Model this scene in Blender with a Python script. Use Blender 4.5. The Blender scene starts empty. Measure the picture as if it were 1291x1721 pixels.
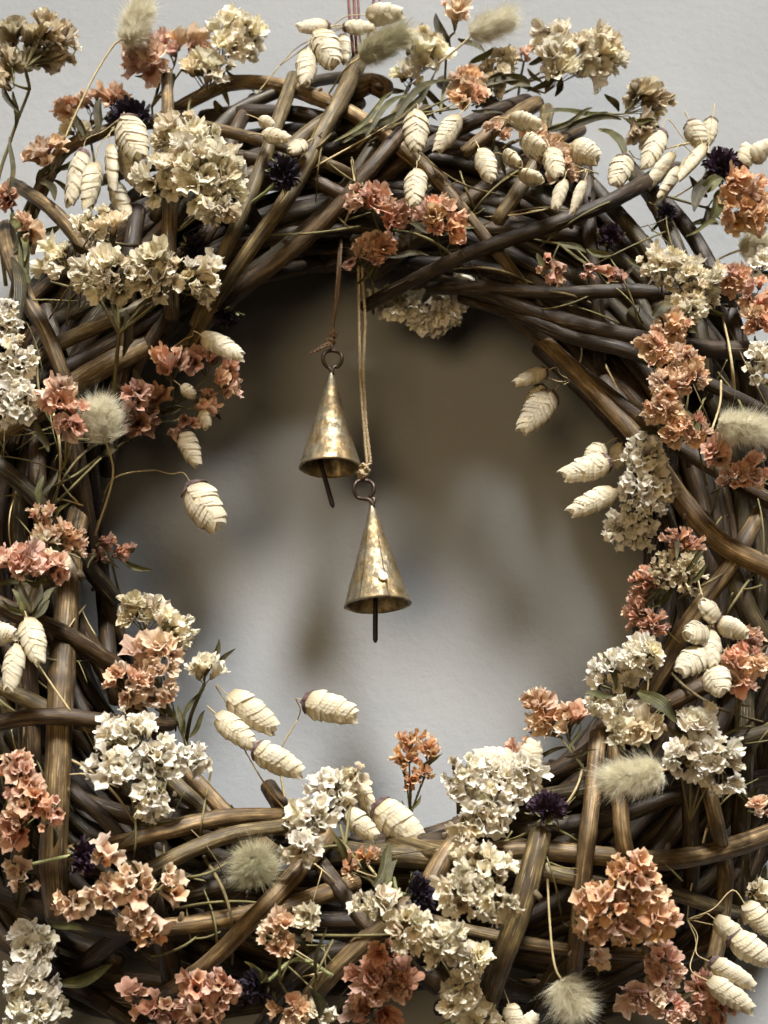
import bpy, math, random
import numpy as np
from mathutils import Vector, Matrix, Quaternion, noise as mnoise

random.seed(7)
rng = np.random.default_rng(7)
sc = bpy.context.scene
COL = sc.collection

# ------------------------------------------------------------------ camera
W0, H0 = 1291.0, 1721.0
PITCH = math.radians(17.0)
FPX = 2667.0                      # focal length in photo pixels
cam_d = bpy.data.cameras.new("camera")
cam = bpy.data.objects.new("camera", cam_d); COL.objects.link(cam)
cam_d.sensor_fit = 'VERTICAL'; cam_d.sensor_height = 24.0
cam_d.lens = 24.0 * FPX / H0
cam_d.clip_start = 0.01; cam_d.clip_end = 50
CAM = Vector((0, -0.87, 1.24))
cam.location = CAM
cam.rotation_euler = (math.radians(90) + PITCH, 0, 0)
cam_d.dof.use_dof = True; cam_d.dof.focus_distance = 0.79; cam_d.dof.aperture_fstop = 9.0
sc.camera = cam

# ------------------------------------------------------------------ light
w = bpy.data.worlds.new("World"); sc.world = w; w.use_nodes = True
bg = w.node_tree.nodes["Background"]
bg.inputs[0].default_value = (1.0, 0.74, 0.46, 1); bg.inputs[1].default_value = 0.03

def lamp(name, loc, target, energy, color, radius, size, blend):
    l = bpy.data.lights.new(name, 'SPOT'); l.energy = energy; l.color = color
    l.shadow_soft_size = radius; l.spot_size = math.radians(size); l.spot_blend = blend
    o = bpy.data.objects.new(name, l); COL.objects.link(o); o.location = loc
    o.rotation_euler = (Vector(target) - Vector(loc)).to_track_quat('-Z', 'Y').to_euler()
    return o
lamp("ceiling_lamp", (0.20, -1.20, 2.93), (0.0, -0.05, 1.42), 2900, (1.0, 0.98, 0.945), 0.60, 20.5, 1.0)
lamp("warm_fill", (-0.55, -2.3, 1.15), (0.0, -0.05, 1.52), 100, (1.0, 0.72, 0.39), 0.45, 34, 1.0)  # unseen warm fill, added from the front to lift the shaded wall

sc.view_settings.view_transform = 'Standard'; sc.view_settings.look = 'None'
sc.view_settings.exposure = 0.0; sc.view_settings.gamma = 1.0

# ------------------------------------------------------------------ photo pixel -> point in the room
RC = Matrix.Rotation(math.radians(90) + PITCH, 3, 'X')
def P(px, py, d):
    """point at distance d in front of the wall on the line of sight of a photo pixel"""
    v = RC @ Vector(((px - W0/2)/FPX, -(py - H0/2)/FPX, -1.0))
    t = (-d - CAM.y) / v.y
    return CAM + v*t
FWD = RC @ Vector((0, 0, -1)); EX = RC @ Vector((1, 0, 0)); EY = RC @ Vector((0, 1, 0)); EN = -FWD
def S(p):                          # metres for one photo pixel at a point
    return (p - CAM).dot(FWD) / FPX
RCX, RCY, RR, RH = 612.0, 930.0, 625.0, 178.0
def dsurf(px, py):
    rho = math.hypot(px - RCX, py - RCY)
    q = 1 - ((rho - RR)/RH)**2
    return 0.07 + 0.05*math.sqrt(q) if q > 0 else 0.07

# ------------------------------------------------------------------ helpers
def set_tag(o, label, cat, group=None):
    o['label'] = label; o['category'] = cat
    if group: o['group'] = group
    return o
def empty(name, loc):
    o = bpy.data.objects.new(name, None); COL.objects.link(o); o.location = loc
    o.empty_display_size = 0.01
    return o
def mk_mesh(name, verts, faces, mat, smooth=True, attrs=None):
    me = bpy.data.meshes.new(name)
    me.from_pydata([tuple(v) for v in verts], [], [tuple(int(i) for i in f) for f in faces])
    if smooth: me.polygons.foreach_set('use_smooth', [True]*len(me.polygons))
    for k, arr in (attrs or {}).items():
        arr = np.asarray(arr, dtype=np.float32)
        if arr.ndim == 1:
            a = me.attributes.new(k, 'FLOAT', 'POINT'); a.data.foreach_set('value', arr)
        else:
            a = me.attributes.new(k, 'FLOAT_VECTOR', 'POINT'); a.data.foreach_set('vector', arr.ravel())
    me.materials.append(mat); me.update()
    return me
def mk_obj(name, me, parent=None, M=None):
    o = bpy.data.objects.new(name, me); COL.objects.link(o)
    if parent is not None: o.parent = parent
    if M is not None: o.matrix_local = M
    return o
class Geo:
    def __init__(s): s.v = []; s.f = []; s.a = {}
    def add(s, v, f, **attrs):
        b = len(s.v); s.v.extend(v); s.f.extend([tuple(i + b for i in q) for q in f])
        for k, val in attrs.items(): s.a.setdefault(k, []).extend(val)
    def mesh(s, name, mat, smooth=True):
        return mk_mesh(name, s.v, s.f, mat, smooth, s.a)

def catmull(pts, step):
    pts = [Vector(p) for p in pts]
    if len(pts) == 2:
        n = max(2, int((pts[1]-pts[0]).length/step)+1)
        return [pts[0].lerp(pts[1], i/(n-1)) for i in range(n)]
    ext = [pts[0]*2 - pts[1]] + pts + [pts[-1]*2 - pts[-2]]
    out = []
    for i in range(len(pts)-1):
        a, b, c, d = ext[i:i+4]
        n = max(2, int((c-b).length/step)+1)
        for k in range(n):
            t = k/n
            out.append(0.5*((2*b) + (c-a)*t + (2*a-5*b+4*c-d)*t*t + (3*b-a-3*c+d)*t**3))
    out.append(pts[-1])
    return out
def tube(geo, pts, rad, nseg=6, caps=True, extra=None, flat=1.0):
    """sweep; rad number or list. attributes: cc (seamless coords), tip (0..1 along)"""
    n = len(pts)
    if not hasattr(rad, '__len__'): rad = [rad]*n
    t0 = (pts[1]-pts[0]).normalized()
    up = Vector((0, 0, 1)) if abs(t0.z) < 0.9 else Vector((1, 0, 0))
    nrm = t0.cross(up).normalized()
    vs = []; cc = []; tip = []; L = 0; ex = []
    for i in range(n):
        t = (pts[min(i+1, n-1)] - pts[max(i-1, 0)])
        t = t.normalized() if t.length > 1e-9 else t0
        nrm = (nrm - t*nrm.dot(t)).normalized(); bi = t.cross(nrm)
        if i: L += (pts[i]-pts[i-1]).length
        for k in range(nseg):
            a = 2*math.pi*k/nseg; c, s_ = math.cos(a), math.sin(a)
            vs.append(pts[i] + nrm*(c*rad[i]) + bi*(s_*rad[i]*flat))
            cc.append((L, c, s_)); tip.append(i/(n-1)); ex.append(extra[i] if extra else 0.0)
    fs = [(i*nseg+k, i*nseg+(k+1) % nseg, (i+1)*nseg+(k+1) % nseg, (i+1)*nseg+k) for i in range(n-1) for k in range(nseg)]
    if caps:
        fs.append(tuple(range(nseg-1, -1, -1))); fs.append(tuple((n-1)*nseg+k for k in range(nseg)))
    kw = dict(cc=cc, tip=tip)
    if extra is not None: kw['node'] = ex
    geo.add(vs, fs, **kw)

def frame_z(d, roll=0.0):
    q = d.to_track_quat('Z', 'Y'); return q @ Quaternion((0, 0, 1), roll)
def TRS(loc, q, s):
    if not hasattr(s, '__len__'): s = (s, s, s)
    return Matrix.LocRotScale(Vector(loc), q, Vector(s))

# ------------------------------------------------------------------ materials
class N:
    def __init__(s, name):
        s.m = bpy.data.materials.new(name); s.m.use_nodes = True
        s.t = s.m.node_tree; s.n = s.t.nodes; s.b = s.n["Principled BSDF"]; s.out = s.n["Material Output"]
    def add(s, typ, **kw):
        x = s.n.new(typ)
        for k, v in kw.items(): setattr(x, k, v)
        return x
    def link(s, a, b): s.t.links.new(a, b)
    def attr(s, name): x = s.add('ShaderNodeAttribute'); x.attribute_name = name; return x
    def ramp(s, fac, stops):
        r = s.add('ShaderNodeValToRGB'); cr = r.color_ramp
        while len(cr.elements) < len(stops): cr.elements.new(0.5)
        for e, (p, c) in zip(cr.elements, stops):
            e.position = p; e.color = (*c, 1) if len(c) == 3 else c
        s.link(fac, r.inputs[0]); return r.outputs[0]
    def math(s, op, a, b=None, c=None):
        x = s.add('ShaderNodeMath', operation=op)
        for i, v in enumerate((a, b, c)):
            if v is None: continue
            if isinstance(v, (int, float)): x.inputs[i].default_value = v
            else: s.link(v, x.inputs[i])
        return x.outputs[0]
    def mix(s, fac, a, b, blend='MIX'):
        x = s.add('ShaderNodeMix', data_type='RGBA', blend_type=blend)
        for i, v in ((0, fac), (6, a), (7, b)):
            if isinstance(v, (int, float)): x.inputs[i].default_value = v
            elif isinstance(v, tuple): x.inputs[i].default_value = (*v, 1)
            else: s.link(v, x.inputs[i])
        return x.outputs[2]
    def noise(s, vec, scale, detail=4, rough=0.55):
        x = s.add('ShaderNodeTexNoise'); x.inputs['Scale'].default_value = scale
        x.inputs['Detail'].default_value = detail; x.inputs['Roughness'].default_value = rough
        if vec is not None: s.link(vec, x.inputs['Vector'])
        return x.outputs[0]
    def bump(s, h, strength, dist):
        x = s.add('ShaderNodeBump'); x.inputs['Strength'].default_value = strength
        x.inputs['Distance'].default_value = dist; s.link(h, x.inputs['Height']); return x.outputs[0]
    def hsv(s, col, h=0.5, sat=1.0, val=1.0):
        x = s.add('ShaderNodeHueSaturation'); s.link(col, x.inputs['Color'])
        for k, v in (('Hue', h), ('Saturation', sat), ('Value', val)):
            if isinstance(v, (int, float)): x.inputs[k].default_value = v
            else: s.link(v, x.inputs[k])
        return x.outputs[0]
    def finish_translucent(s, col, amt, normal=None, rough=0.75, spec=0.25):
        s.link(col, s.b.inputs['Base Color']); s.b.inputs['Roughness'].default_value = rough
        s.b.inputs['Specular IOR Level'].default_value = spec
        tr = s.add('ShaderNodeBsdfTranslucent'); s.link(col, tr.inputs['Color'])
        if normal is not None:
            s.link(normal, s.b.inputs['Normal'])
        mx = s.add('ShaderNodeMixShader'); mx.inputs[0].default_value = amt
        s.link(s.b.outputs[0], mx.inputs[1]); s.link(tr.outputs[0], mx.inputs[2])
        s.link(mx.outputs[0], s.out.inputs['Surface']); return s.m

def mat_wall():
    n = N("plaster_wall"); tc = n.add('ShaderNodeTexCoord')
    big = n.noise(tc.outputs['Object'], 9, 3); mid = n.noise(tc.outputs['Object'], 170, 5, .6)
    fine = n.noise(tc.outputs['Object'], 480, 4, .6)
    vo = n.add('ShaderNodeTexVoronoi', feature='SMOOTH_F1'); vo.inputs['Scale'].default_value = 210
    n.link(tc.outputs['Object'], vo.inputs['Vector'])
    h = n.math('ADD', n.math('MULTIPLY', mid, 1.0), n.math('MULTIPLY', fine, 0.45))
    h = n.math('ADD', h, n.math('MULTIPLY', vo.outputs['Distance'], 0.35))
    col = n.ramp(big, [(0.3, (0.232, 0.240, 0.246)), (0.7, (0.26, 0.268, 0.274))])
    n.link(col, n.b.inputs['Base Color']); n.b.inputs['Roughness'].default_value = 0.8
    n.b.inputs['Specular IOR Level'].default_value = 0.2
    n.link(n.bump(h, 0.30, 0.0014), n.b.inputs['Normal']); return n.m

def mat_cane():
    n = N("cane_bark"); cc = n.attr('cc'); oi = n.add('ShaderNodeObjectInfo')
    mp = n.add('ShaderNodeVectorMath', operation='MULTIPLY'); n.link(cc.outputs['Vector'], mp.inputs[0])
    mp.inputs[1].default_value = (16, 3.0, 3.0)
    cmb = n.add('ShaderNodeCombineXYZ'); 
    for i in range(3): n.link(n.math('MULTIPLY', oi.outputs['Random'], 37.0 + 11*i), cmb.inputs[i])
    ad = n.add('ShaderNodeVectorMath', operation='ADD'); n.link(mp.outputs[0], ad.inputs[0]); n.link(cmb.outputs[0], ad.inputs[1])
    v = ad.outputs[0]
    streak = n.noise(v, 2.2, 6, .65); patch = n.noise(v, 0.75, 3, .5); fine = n.noise(v, 7, 4, .7)
    mp2 = n.add('ShaderNodeVectorMath', operation='MULTIPLY'); n.link(cc.outputs['Vector'], mp2.inputs[0]); mp2.inputs[1].default_value = (95, 1.1, 1.1)
    ad2 = n.add('ShaderNodeVectorMath', operation='ADD'); n.link(mp2.outputs[0], ad2.inputs[0]); n.link(cmb.outputs[0], ad2.inputs[1])
    mot = n.noise(ad2.outputs[0], 1.0, 5, .6)
    sf = n.math('ADD', n.math('MULTIPLY', streak, .58), n.math('MULTIPLY', mot, .42))
    base = n.ramp(sf, [(0.33, (0.020, 0.014, 0.008)), (0.45, (0.064, 0.047, 0.026)), (0.55, (0.15, 0.117, 0.069)), (0.66, (0.40, 0.33, 0.215))])
    dark = n.mix(n.ramp(patch, [(0.40, (0, 0, 0)), (0.62, (1, 1, 1))]), base, (0.42, 0.36, 0.24), 'MULTIPLY')
    tint = oi.outputs['Color']
    col = n.mix(1.0, dark, tint, 'MULTIPLY')
    fleck = n.ramp(n.noise(v, 4.5, 2, .5), [(0.66, (0, 0, 0)), (0.72, (1, 1, 1))])
    col = n.mix(n.math('MULTIPLY', fleck, 0.6), col, (0.52, 0.45, 0.32))
    nd = n.attr('node'); col = n.mix(n.math('MULTIPLY', nd.outputs['Fac'], 0.75), col, (0.045, 0.03, 0.018))
    n.link(col, n.b.inputs['Base Color'])
    n.link(n.ramp(patch, [(0.3, (.40,)*3), (0.7, (.68,)*3)]), n.b.inputs['Roughness'])
    n.b.inputs['Specular IOR Level'].default_value = 0.4
    h = n.math('ADD', n.math('MULTIPLY', sf, 0.8), n.math('MULTIPLY', fine, 0.25))
    n.link(n.bump(h, 0.6, 0.0009), n.b.inputs['Normal']); return n.m

def mat_petal(name, deep, base, edge, trans=0.40):
    n = N(name); tip = n.attr('tip'); oi = n.add('ShaderNodeObjectInfo'); ang = n.attr('ang')
    tc = n.add('ShaderNodeTexCoord')
    nz = n.noise(tc.outputs['Object'], 2.3, 4, .6)
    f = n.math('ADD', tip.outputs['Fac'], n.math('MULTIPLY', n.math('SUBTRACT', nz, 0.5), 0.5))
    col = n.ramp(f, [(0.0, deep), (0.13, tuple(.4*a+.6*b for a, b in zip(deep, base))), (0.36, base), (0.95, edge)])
    vein = n.math('SINE', n.math('MULTIPLY', ang.outputs['Fac'], 25.0))
    vn = n.math('ADD', n.math('MULTIPLY', vein, 0.5), n.math('MULTIPLY', nz, 2.0))
    val = n.math('ADD', 0.72, n.math('MULTIPLY', oi.outputs['Random'], 0.36))
    val = n.math('MULTIPLY', val, n.math('ADD', 1.0, n.math('MULTIPLY', vein, 0.05)))
    hue = n.math('ADD', 0.488, n.math('MULTIPLY', n.math('FRACT', n.math('MULTIPLY', oi.outputs['Random'], 7.31)), 0.024))
    sat = n.math('ADD', 0.82, n.math('MULTIPLY', n.math('FRACT', n.math('MULTIPLY', oi.outputs['Random'], 13.7)), 0.34))
    col = n.hsv(col, hue, sat, val)
    # withered spots
    sp = n.ramp(n.noise(tc.outputs['Object'], 3.7, 3, .6), [(0.66, (0, 0, 0)), (0.76, (1, 1, 1))])
    col = n.mix(n.math('MULTIPLY', sp, 0.35), col, tuple(0.5*c for c in base))
    return n.finish_translucent(col, trans, n.bump(vn, 0.35, 0.0005))

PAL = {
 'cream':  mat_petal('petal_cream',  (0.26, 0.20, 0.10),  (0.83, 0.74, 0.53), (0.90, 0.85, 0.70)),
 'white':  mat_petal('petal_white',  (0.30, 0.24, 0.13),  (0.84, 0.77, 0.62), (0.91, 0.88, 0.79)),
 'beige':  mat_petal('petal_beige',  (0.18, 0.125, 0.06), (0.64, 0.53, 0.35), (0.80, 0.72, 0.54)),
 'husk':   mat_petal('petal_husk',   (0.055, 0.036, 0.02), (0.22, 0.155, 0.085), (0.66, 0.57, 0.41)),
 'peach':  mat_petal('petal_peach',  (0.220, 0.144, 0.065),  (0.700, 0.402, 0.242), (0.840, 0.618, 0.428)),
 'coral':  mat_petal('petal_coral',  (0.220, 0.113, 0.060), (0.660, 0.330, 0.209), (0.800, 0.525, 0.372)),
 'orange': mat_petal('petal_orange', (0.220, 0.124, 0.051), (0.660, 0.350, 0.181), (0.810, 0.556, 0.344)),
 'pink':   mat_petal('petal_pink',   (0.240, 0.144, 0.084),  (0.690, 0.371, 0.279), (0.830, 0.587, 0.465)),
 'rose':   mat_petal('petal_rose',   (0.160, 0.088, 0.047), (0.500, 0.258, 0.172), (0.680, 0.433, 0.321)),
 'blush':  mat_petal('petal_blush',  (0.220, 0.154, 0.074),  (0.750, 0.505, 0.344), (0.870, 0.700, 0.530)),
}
def mat_simple(name, c0, c1, scale=300, rough=0.7, trans=0.0, bump=0.0004, var=0.3):
    n = N(name); tc = n.add('ShaderNodeTexCoord'); oi = n.add('ShaderNodeObjectInfo')
    nz = n.noise(tc.outputs['Object'], scale, 4, .6)
    col = n.ramp(nz, [(0.3, c0), (0.7, c1)])
    col = n.hsv(col, 0.5, 1.0, n.math('ADD', 1-var/2, n.math('MULTIPLY', oi.outputs['Random'], var)))
    nr = n.bump(nz, 0.4, bump)
    if trans: return n.finish_translucent(col, trans, nr, rough)
    n.link(col, n.b.inputs['Base Color']); n.b.inputs['Roughness'].default_value = rough
    n.link(nr, n.b.inputs['Normal']); n.b.inputs['Specular IOR Level'].default_value = 0.3
    return n.m
def mat_leaf():
    n = N("dried_leaf"); tip = n.attr('tip'); oi = n.add('ShaderNodeObjectInfo'); ang = n.attr('ang')
    tc = n.add('ShaderNodeTexCoord'); nz = n.noise(tc.outputs['Object'], 140, 4, .6)
    col = n.ramp(nz, [(0.3, (0.032, 0.029, 0.008)), (0.55, (0.078, 0.072, 0.021)), (0.75, (0.18, 0.145, 0.052))])
    rib = n.ramp(n.math('ABSOLUTE', ang.outputs['Fac']), [(0.0, (1.7, 1.6, 1.3)), (0.12, (1, 1, 1))])
    col = n.mix(1.0, col, rib, 'MULTIPLY')
    col = n.hsv(col, n.math('ADD', 0.475, n.math('MULTIPLY', oi.outputs['Random'], 0.045)), 0.95, n.math('ADD', 0.5, n.math('MULTIPLY', oi.outputs['Random'], 0.6)))
    vein = n.math('SINE', n.math('MULTIPLY', ang.outputs['Fac'], 22.0))
    return n.finish_translucent(col, 0.2, n.bump(n.math('ADD', vein, nz), 0.3, 0.0004), 0.55, .35)
def mat_bract():
    n = N("papery_bract"); tip = n.attr('tip'); ang = n.attr('ang'); oi = n.add('ShaderNodeObjectInfo')
    tc = n.add('ShaderNodeTexCoord'); nz = n.noise(tc.outputs['Object'], 3.0, 4, .6)
    f = n.math('ADD', tip.outputs['Fac'], n.math('MULTIPLY', n.math('SUBTRACT', nz, .5), .35))
    col = n.ramp(f, [(0.0, (0.46, 0.37, 0.21)), (0.35, (0.68, 0.59, 0.40)), (0.75, (0.79, 0.73, 0.55)), (1.0, (0.86, 0.81, 0.68))])
    col = n.hsv(col, 0.5, n.math('ADD', 0.85, n.math('MULTIPLY', oi.outputs['Random'], 0.25)), n.math('ADD', 0.86, n.math('MULTIPLY', n.math('FRACT', n.math('MULTIPLY', oi.outputs['Random'], 9.1)), 0.18)))
    vein = n.math('SINE', n.math('MULTIPLY', ang.outputs['Fac'], 30.0))
    return n.finish_translucent(col, 0.46, n.bump(n.math('ADD', n.math('MULTIPLY', vein, .5), nz), 0.3, 0.0003), 0.5, 0.4)
def mat_brass():
    n = N("aged_brass"); tc = n.add('ShaderNodeTexCoord'); co = tc.outputs['Object']
    a = n.noise(co, 150, 7, .75); b = n.noise(co, 55, 4, .6); c = n.noise(co, 420, 3, .6)
    mp = n.add('ShaderNodeMapping'); mp.inputs['Scale'].default_value = (1, 1, 0.35); n.link(co, mp.inputs['Vector'])
    scr = n.noise(mp.outputs[0], 260, 5, .7)
    col = n.ramp(b, [(0.30, (0.17, 0.105, 0.05)), (0.45, (0.33, 0.245, 0.125)), (0.58, (0.34, 0.305, 0.225)), (0.72, (0.34, 0.165, 0.09))])
    pat = n.ramp(n.math('ADD', n.math('MULTIPLY', a, .7), n.math('MULTIPLY', scr, .3)), [(0.43, (1, 1, 1)), (0.56, (0, 0, 0))])
    col2 = n.mix(n.math('MULTIPLY', pat, 0.8), col, (0.075, 0.058, 0.034))
    n.link(col2, n.b.inputs['Base Color'])
    n.link(n.math('SUBTRACT', 0.95, n.math('MULTIPLY', pat, 0.45)), n.b.inputs['Metallic'])
    n.link(n.math('ADD', 0.42, n.math('MULTIPLY', pat, 0.25)), n.b.inputs['Roughness'])
    h = n.math('ADD', n.math('ADD', n.math('MULTIPLY', a, 1.0), n.math('MULTIPLY', c, 0.25)), n.math('MULTIPLY', pat, 0.35))
    n.link(n.bump(h, 0.7, 0.0008), n.b.inputs['Normal']); return n.m
def mat_metal(name, col, metallic, rough):
    n = N(name); tc = n.add('ShaderNodeTexCoord'); nz = n.noise(tc.outputs['Object'], 500, 4, .6)
    c = n.ramp(nz, [(0.35, tuple(.6*x for x in col)), (0.65, col)])
    n.link(c, n.b.inputs['Base Color']); n.b.inputs['Metallic'].default_value = metallic
    n.b.inputs['Roughness'].default_value = rough; n.link(n.bump(nz, .4, .0003), n.b.inputs['Normal']); return n.m
M_WALL = mat_wall(); M_CANE = mat_cane(); M_LEAF = mat_leaf(); M_BRACT = mat_bract(); M_BRASS = mat_brass()
M_GLUME = mat_simple("purple_glume", (0.045, 0.026, 0.034), (0.20, 0.14, 0.12), 4.0, .6, .1)
M_STEM = mat_simple("green_stem", (0.085, 0.075, 0.03), (0.17, 0.145, 0.06), 120)
M_CALYX = mat_simple("dry_calyx", (0.06, 0.045, 0.022), (0.20, 0.16, 0.075), 160, .75, .12)
M_STRAW = mat_simple("straw_stem", (0.30, 0.235, 0.115), (0.46, 0.38, 0.21), 200, .5)
M_HAIR = mat_simple("tail_bristle", (0.62, 0.575, 0.41), (0.90, 0.87, 0.74), 9, .55, .6, var=.12)
M_HAIR_O = mat_simple("tail_bristle_olive", (0.36, 0.33, 0.20), (0.54, 0.51, 0.36), 9, .55, .45, var=.15)
M_DARK = mat_simple("dark_petal", (0.006, 0.005, 0.008), (0.035, 0.025, 0.042), 6, .7, .05)
M_PURP = mat_simple("purple_petal", (0.012, 0.006, 0.013), (0.06, 0.032, 0.055), 6, .7, .08)
M_SEPAL = mat_simple("green_sepal", (0.12, 0.13, 0.05), (0.34, 0.35, 0.17), 300, .7, .15)
M_IRON = mat_metal("dark_iron", (0.085, 0.06, 0.045), .7, .45)
M_CLAP = mat_metal("black_iron", (0.02, 0.018, 0.018), .5, .5)
M_RIVET = mat_metal("rivet_brass", (0.86, 0.76, 0.52), .15, .4)
M_TWINE = mat_simple("jute_twine", (0.20, 0.145, 0.08), (0.42, 0.34, 0.21), 900, .85)
M_TWINE_D = mat_simple("jute_twine_dark", (0.11, 0.07, 0.042), (0.22, 0.15, 0.095), 900, .85)
M_RAFFIA = mat_simple("red_raffia", (0.075, 0.022, 0.016), (0.20, 0.075, 0.05), 250, .6)

# ------------------------------------------------------------------ wall
me = mk_mesh("wall", [(-2, 0, 0), (2, 0, 0), (2, 0, 2.6), (-2, 0, 2.6)], [(0, 1, 2, 3)], M_WALL, False)
wall = mk_obj("wall", me); wall['kind'] = 'structure'

# ------------------------------------------------------------------ wicker wreath
wreath = empty("wicker_wreath", P(RCX, RCY + RR, 0.03))
set_tag(wreath, "large round wreath base of woven brown willow canes hanging on the wall", "wreath")
WB = wreath.location.copy()
SHADED_BARK = ((.30, .22, .15), (.42, .32, .23), (.26, .20, .15), (.55, .43, .31), (.38, .36, .26))  # dark bark tones, with the shade inside the bundle put into them
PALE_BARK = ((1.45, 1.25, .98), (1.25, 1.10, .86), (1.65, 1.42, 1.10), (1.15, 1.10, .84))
def cane(pts, rad, pale=False):
    tint = random.choice(PALE_BARK if pale else SHADED_BARK)
    pts = catmull(pts, 0.006)
    n = len(pts); L = 0; rr = []; nd = []
    nxt = random.uniform(.02, .07); nodes = []; tot = sum((pts[i]-pts[i-1]).length for i in range(1, n))
    while nxt < tot: nodes.append(nxt); nxt += random.uniform(.045, .10)
    tp0, tp1 = random.choice(((1.06, .80), (.82, 1.06), (1.0, .9), (.92, 1.04)))
    sd = random.uniform(0, 100); bend = random.uniform(.0006, .0014)
    out = []
    for i in range(n):
        if i: L += (pts[i]-pts[i-1]).length
        k = mnoise.noise(Vector((L*14, sd, 0)))
        r = rad*(1 + .09*k)*(tp0 + (tp1-tp0)*i/(n-1)); dn = 0
        for q in nodes:
            g = math.exp(-((L-q)/.0035)**2); r += rad*.10*g; dn = max(dn, math.exp(-((L-q-.0025)/.0016)**2))
        if i == 0 or i == n-1: r *= .72
        if i == 0 or i == n-1: dn = max(dn, .25)
        rr.append(r); nd.append(dn)
        o = Vector((mnoise.noise(Vector((L*9, sd, 5))), mnoise.noise(Vector((L*9, sd, 9))), mnoise.noise(Vector((L*9, sd, 13)))))
        out.append(pts[i] + o*bend*1.6)
    # rounded ends: doubled end rings
    d0 = (out[0]-out[1]).normalized(); d1 = (out[-1]-out[-2]).normalized()
    out = [out[0]+d0*rad*.35] + out + [out[-1]+d1*rad*.35]; rr = [rr[0]*.6] + rr + [rr[-1]*.6]; nd = [.15]+nd+[.15]
    rr[1] = rr[2]*.97; rr[-2] = rr[-3]*.97
    g = Geo(); tube(g, [p-WB for p in out], rr, 12, True, nd)
    L = 0; todo = [q for q in nodes if random.random() < .45]
    for i in range(1, n):                       # stubs of cut side twigs at some knots
        L += (pts[i]-pts[i-1]).length
        if todo and L > todo[0]:
            todo.pop(0); t = (pts[i]-pts[i-1]).normalized(); v = t.cross(Vector([random.gauss(0, 1) for _ in range(3)])).normalized()
            c = out[i+1]-WB; rs = rad*random.uniform(.22, .42); ln = rad*random.uniform(1.1, 1.7)
            tube(g, [c + v*(rad*.5), c + v*(rad*.9) + t*(rad*.15), c + v*ln + t*(rad*.5)], [rs*1.7, rs, rs*.75], 8, True, [.1, .35, .6])
    o = mk_obj("cane", g.mesh("cane", M_CANE), wreath); o.color = (*tint, 1); return o

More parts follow.
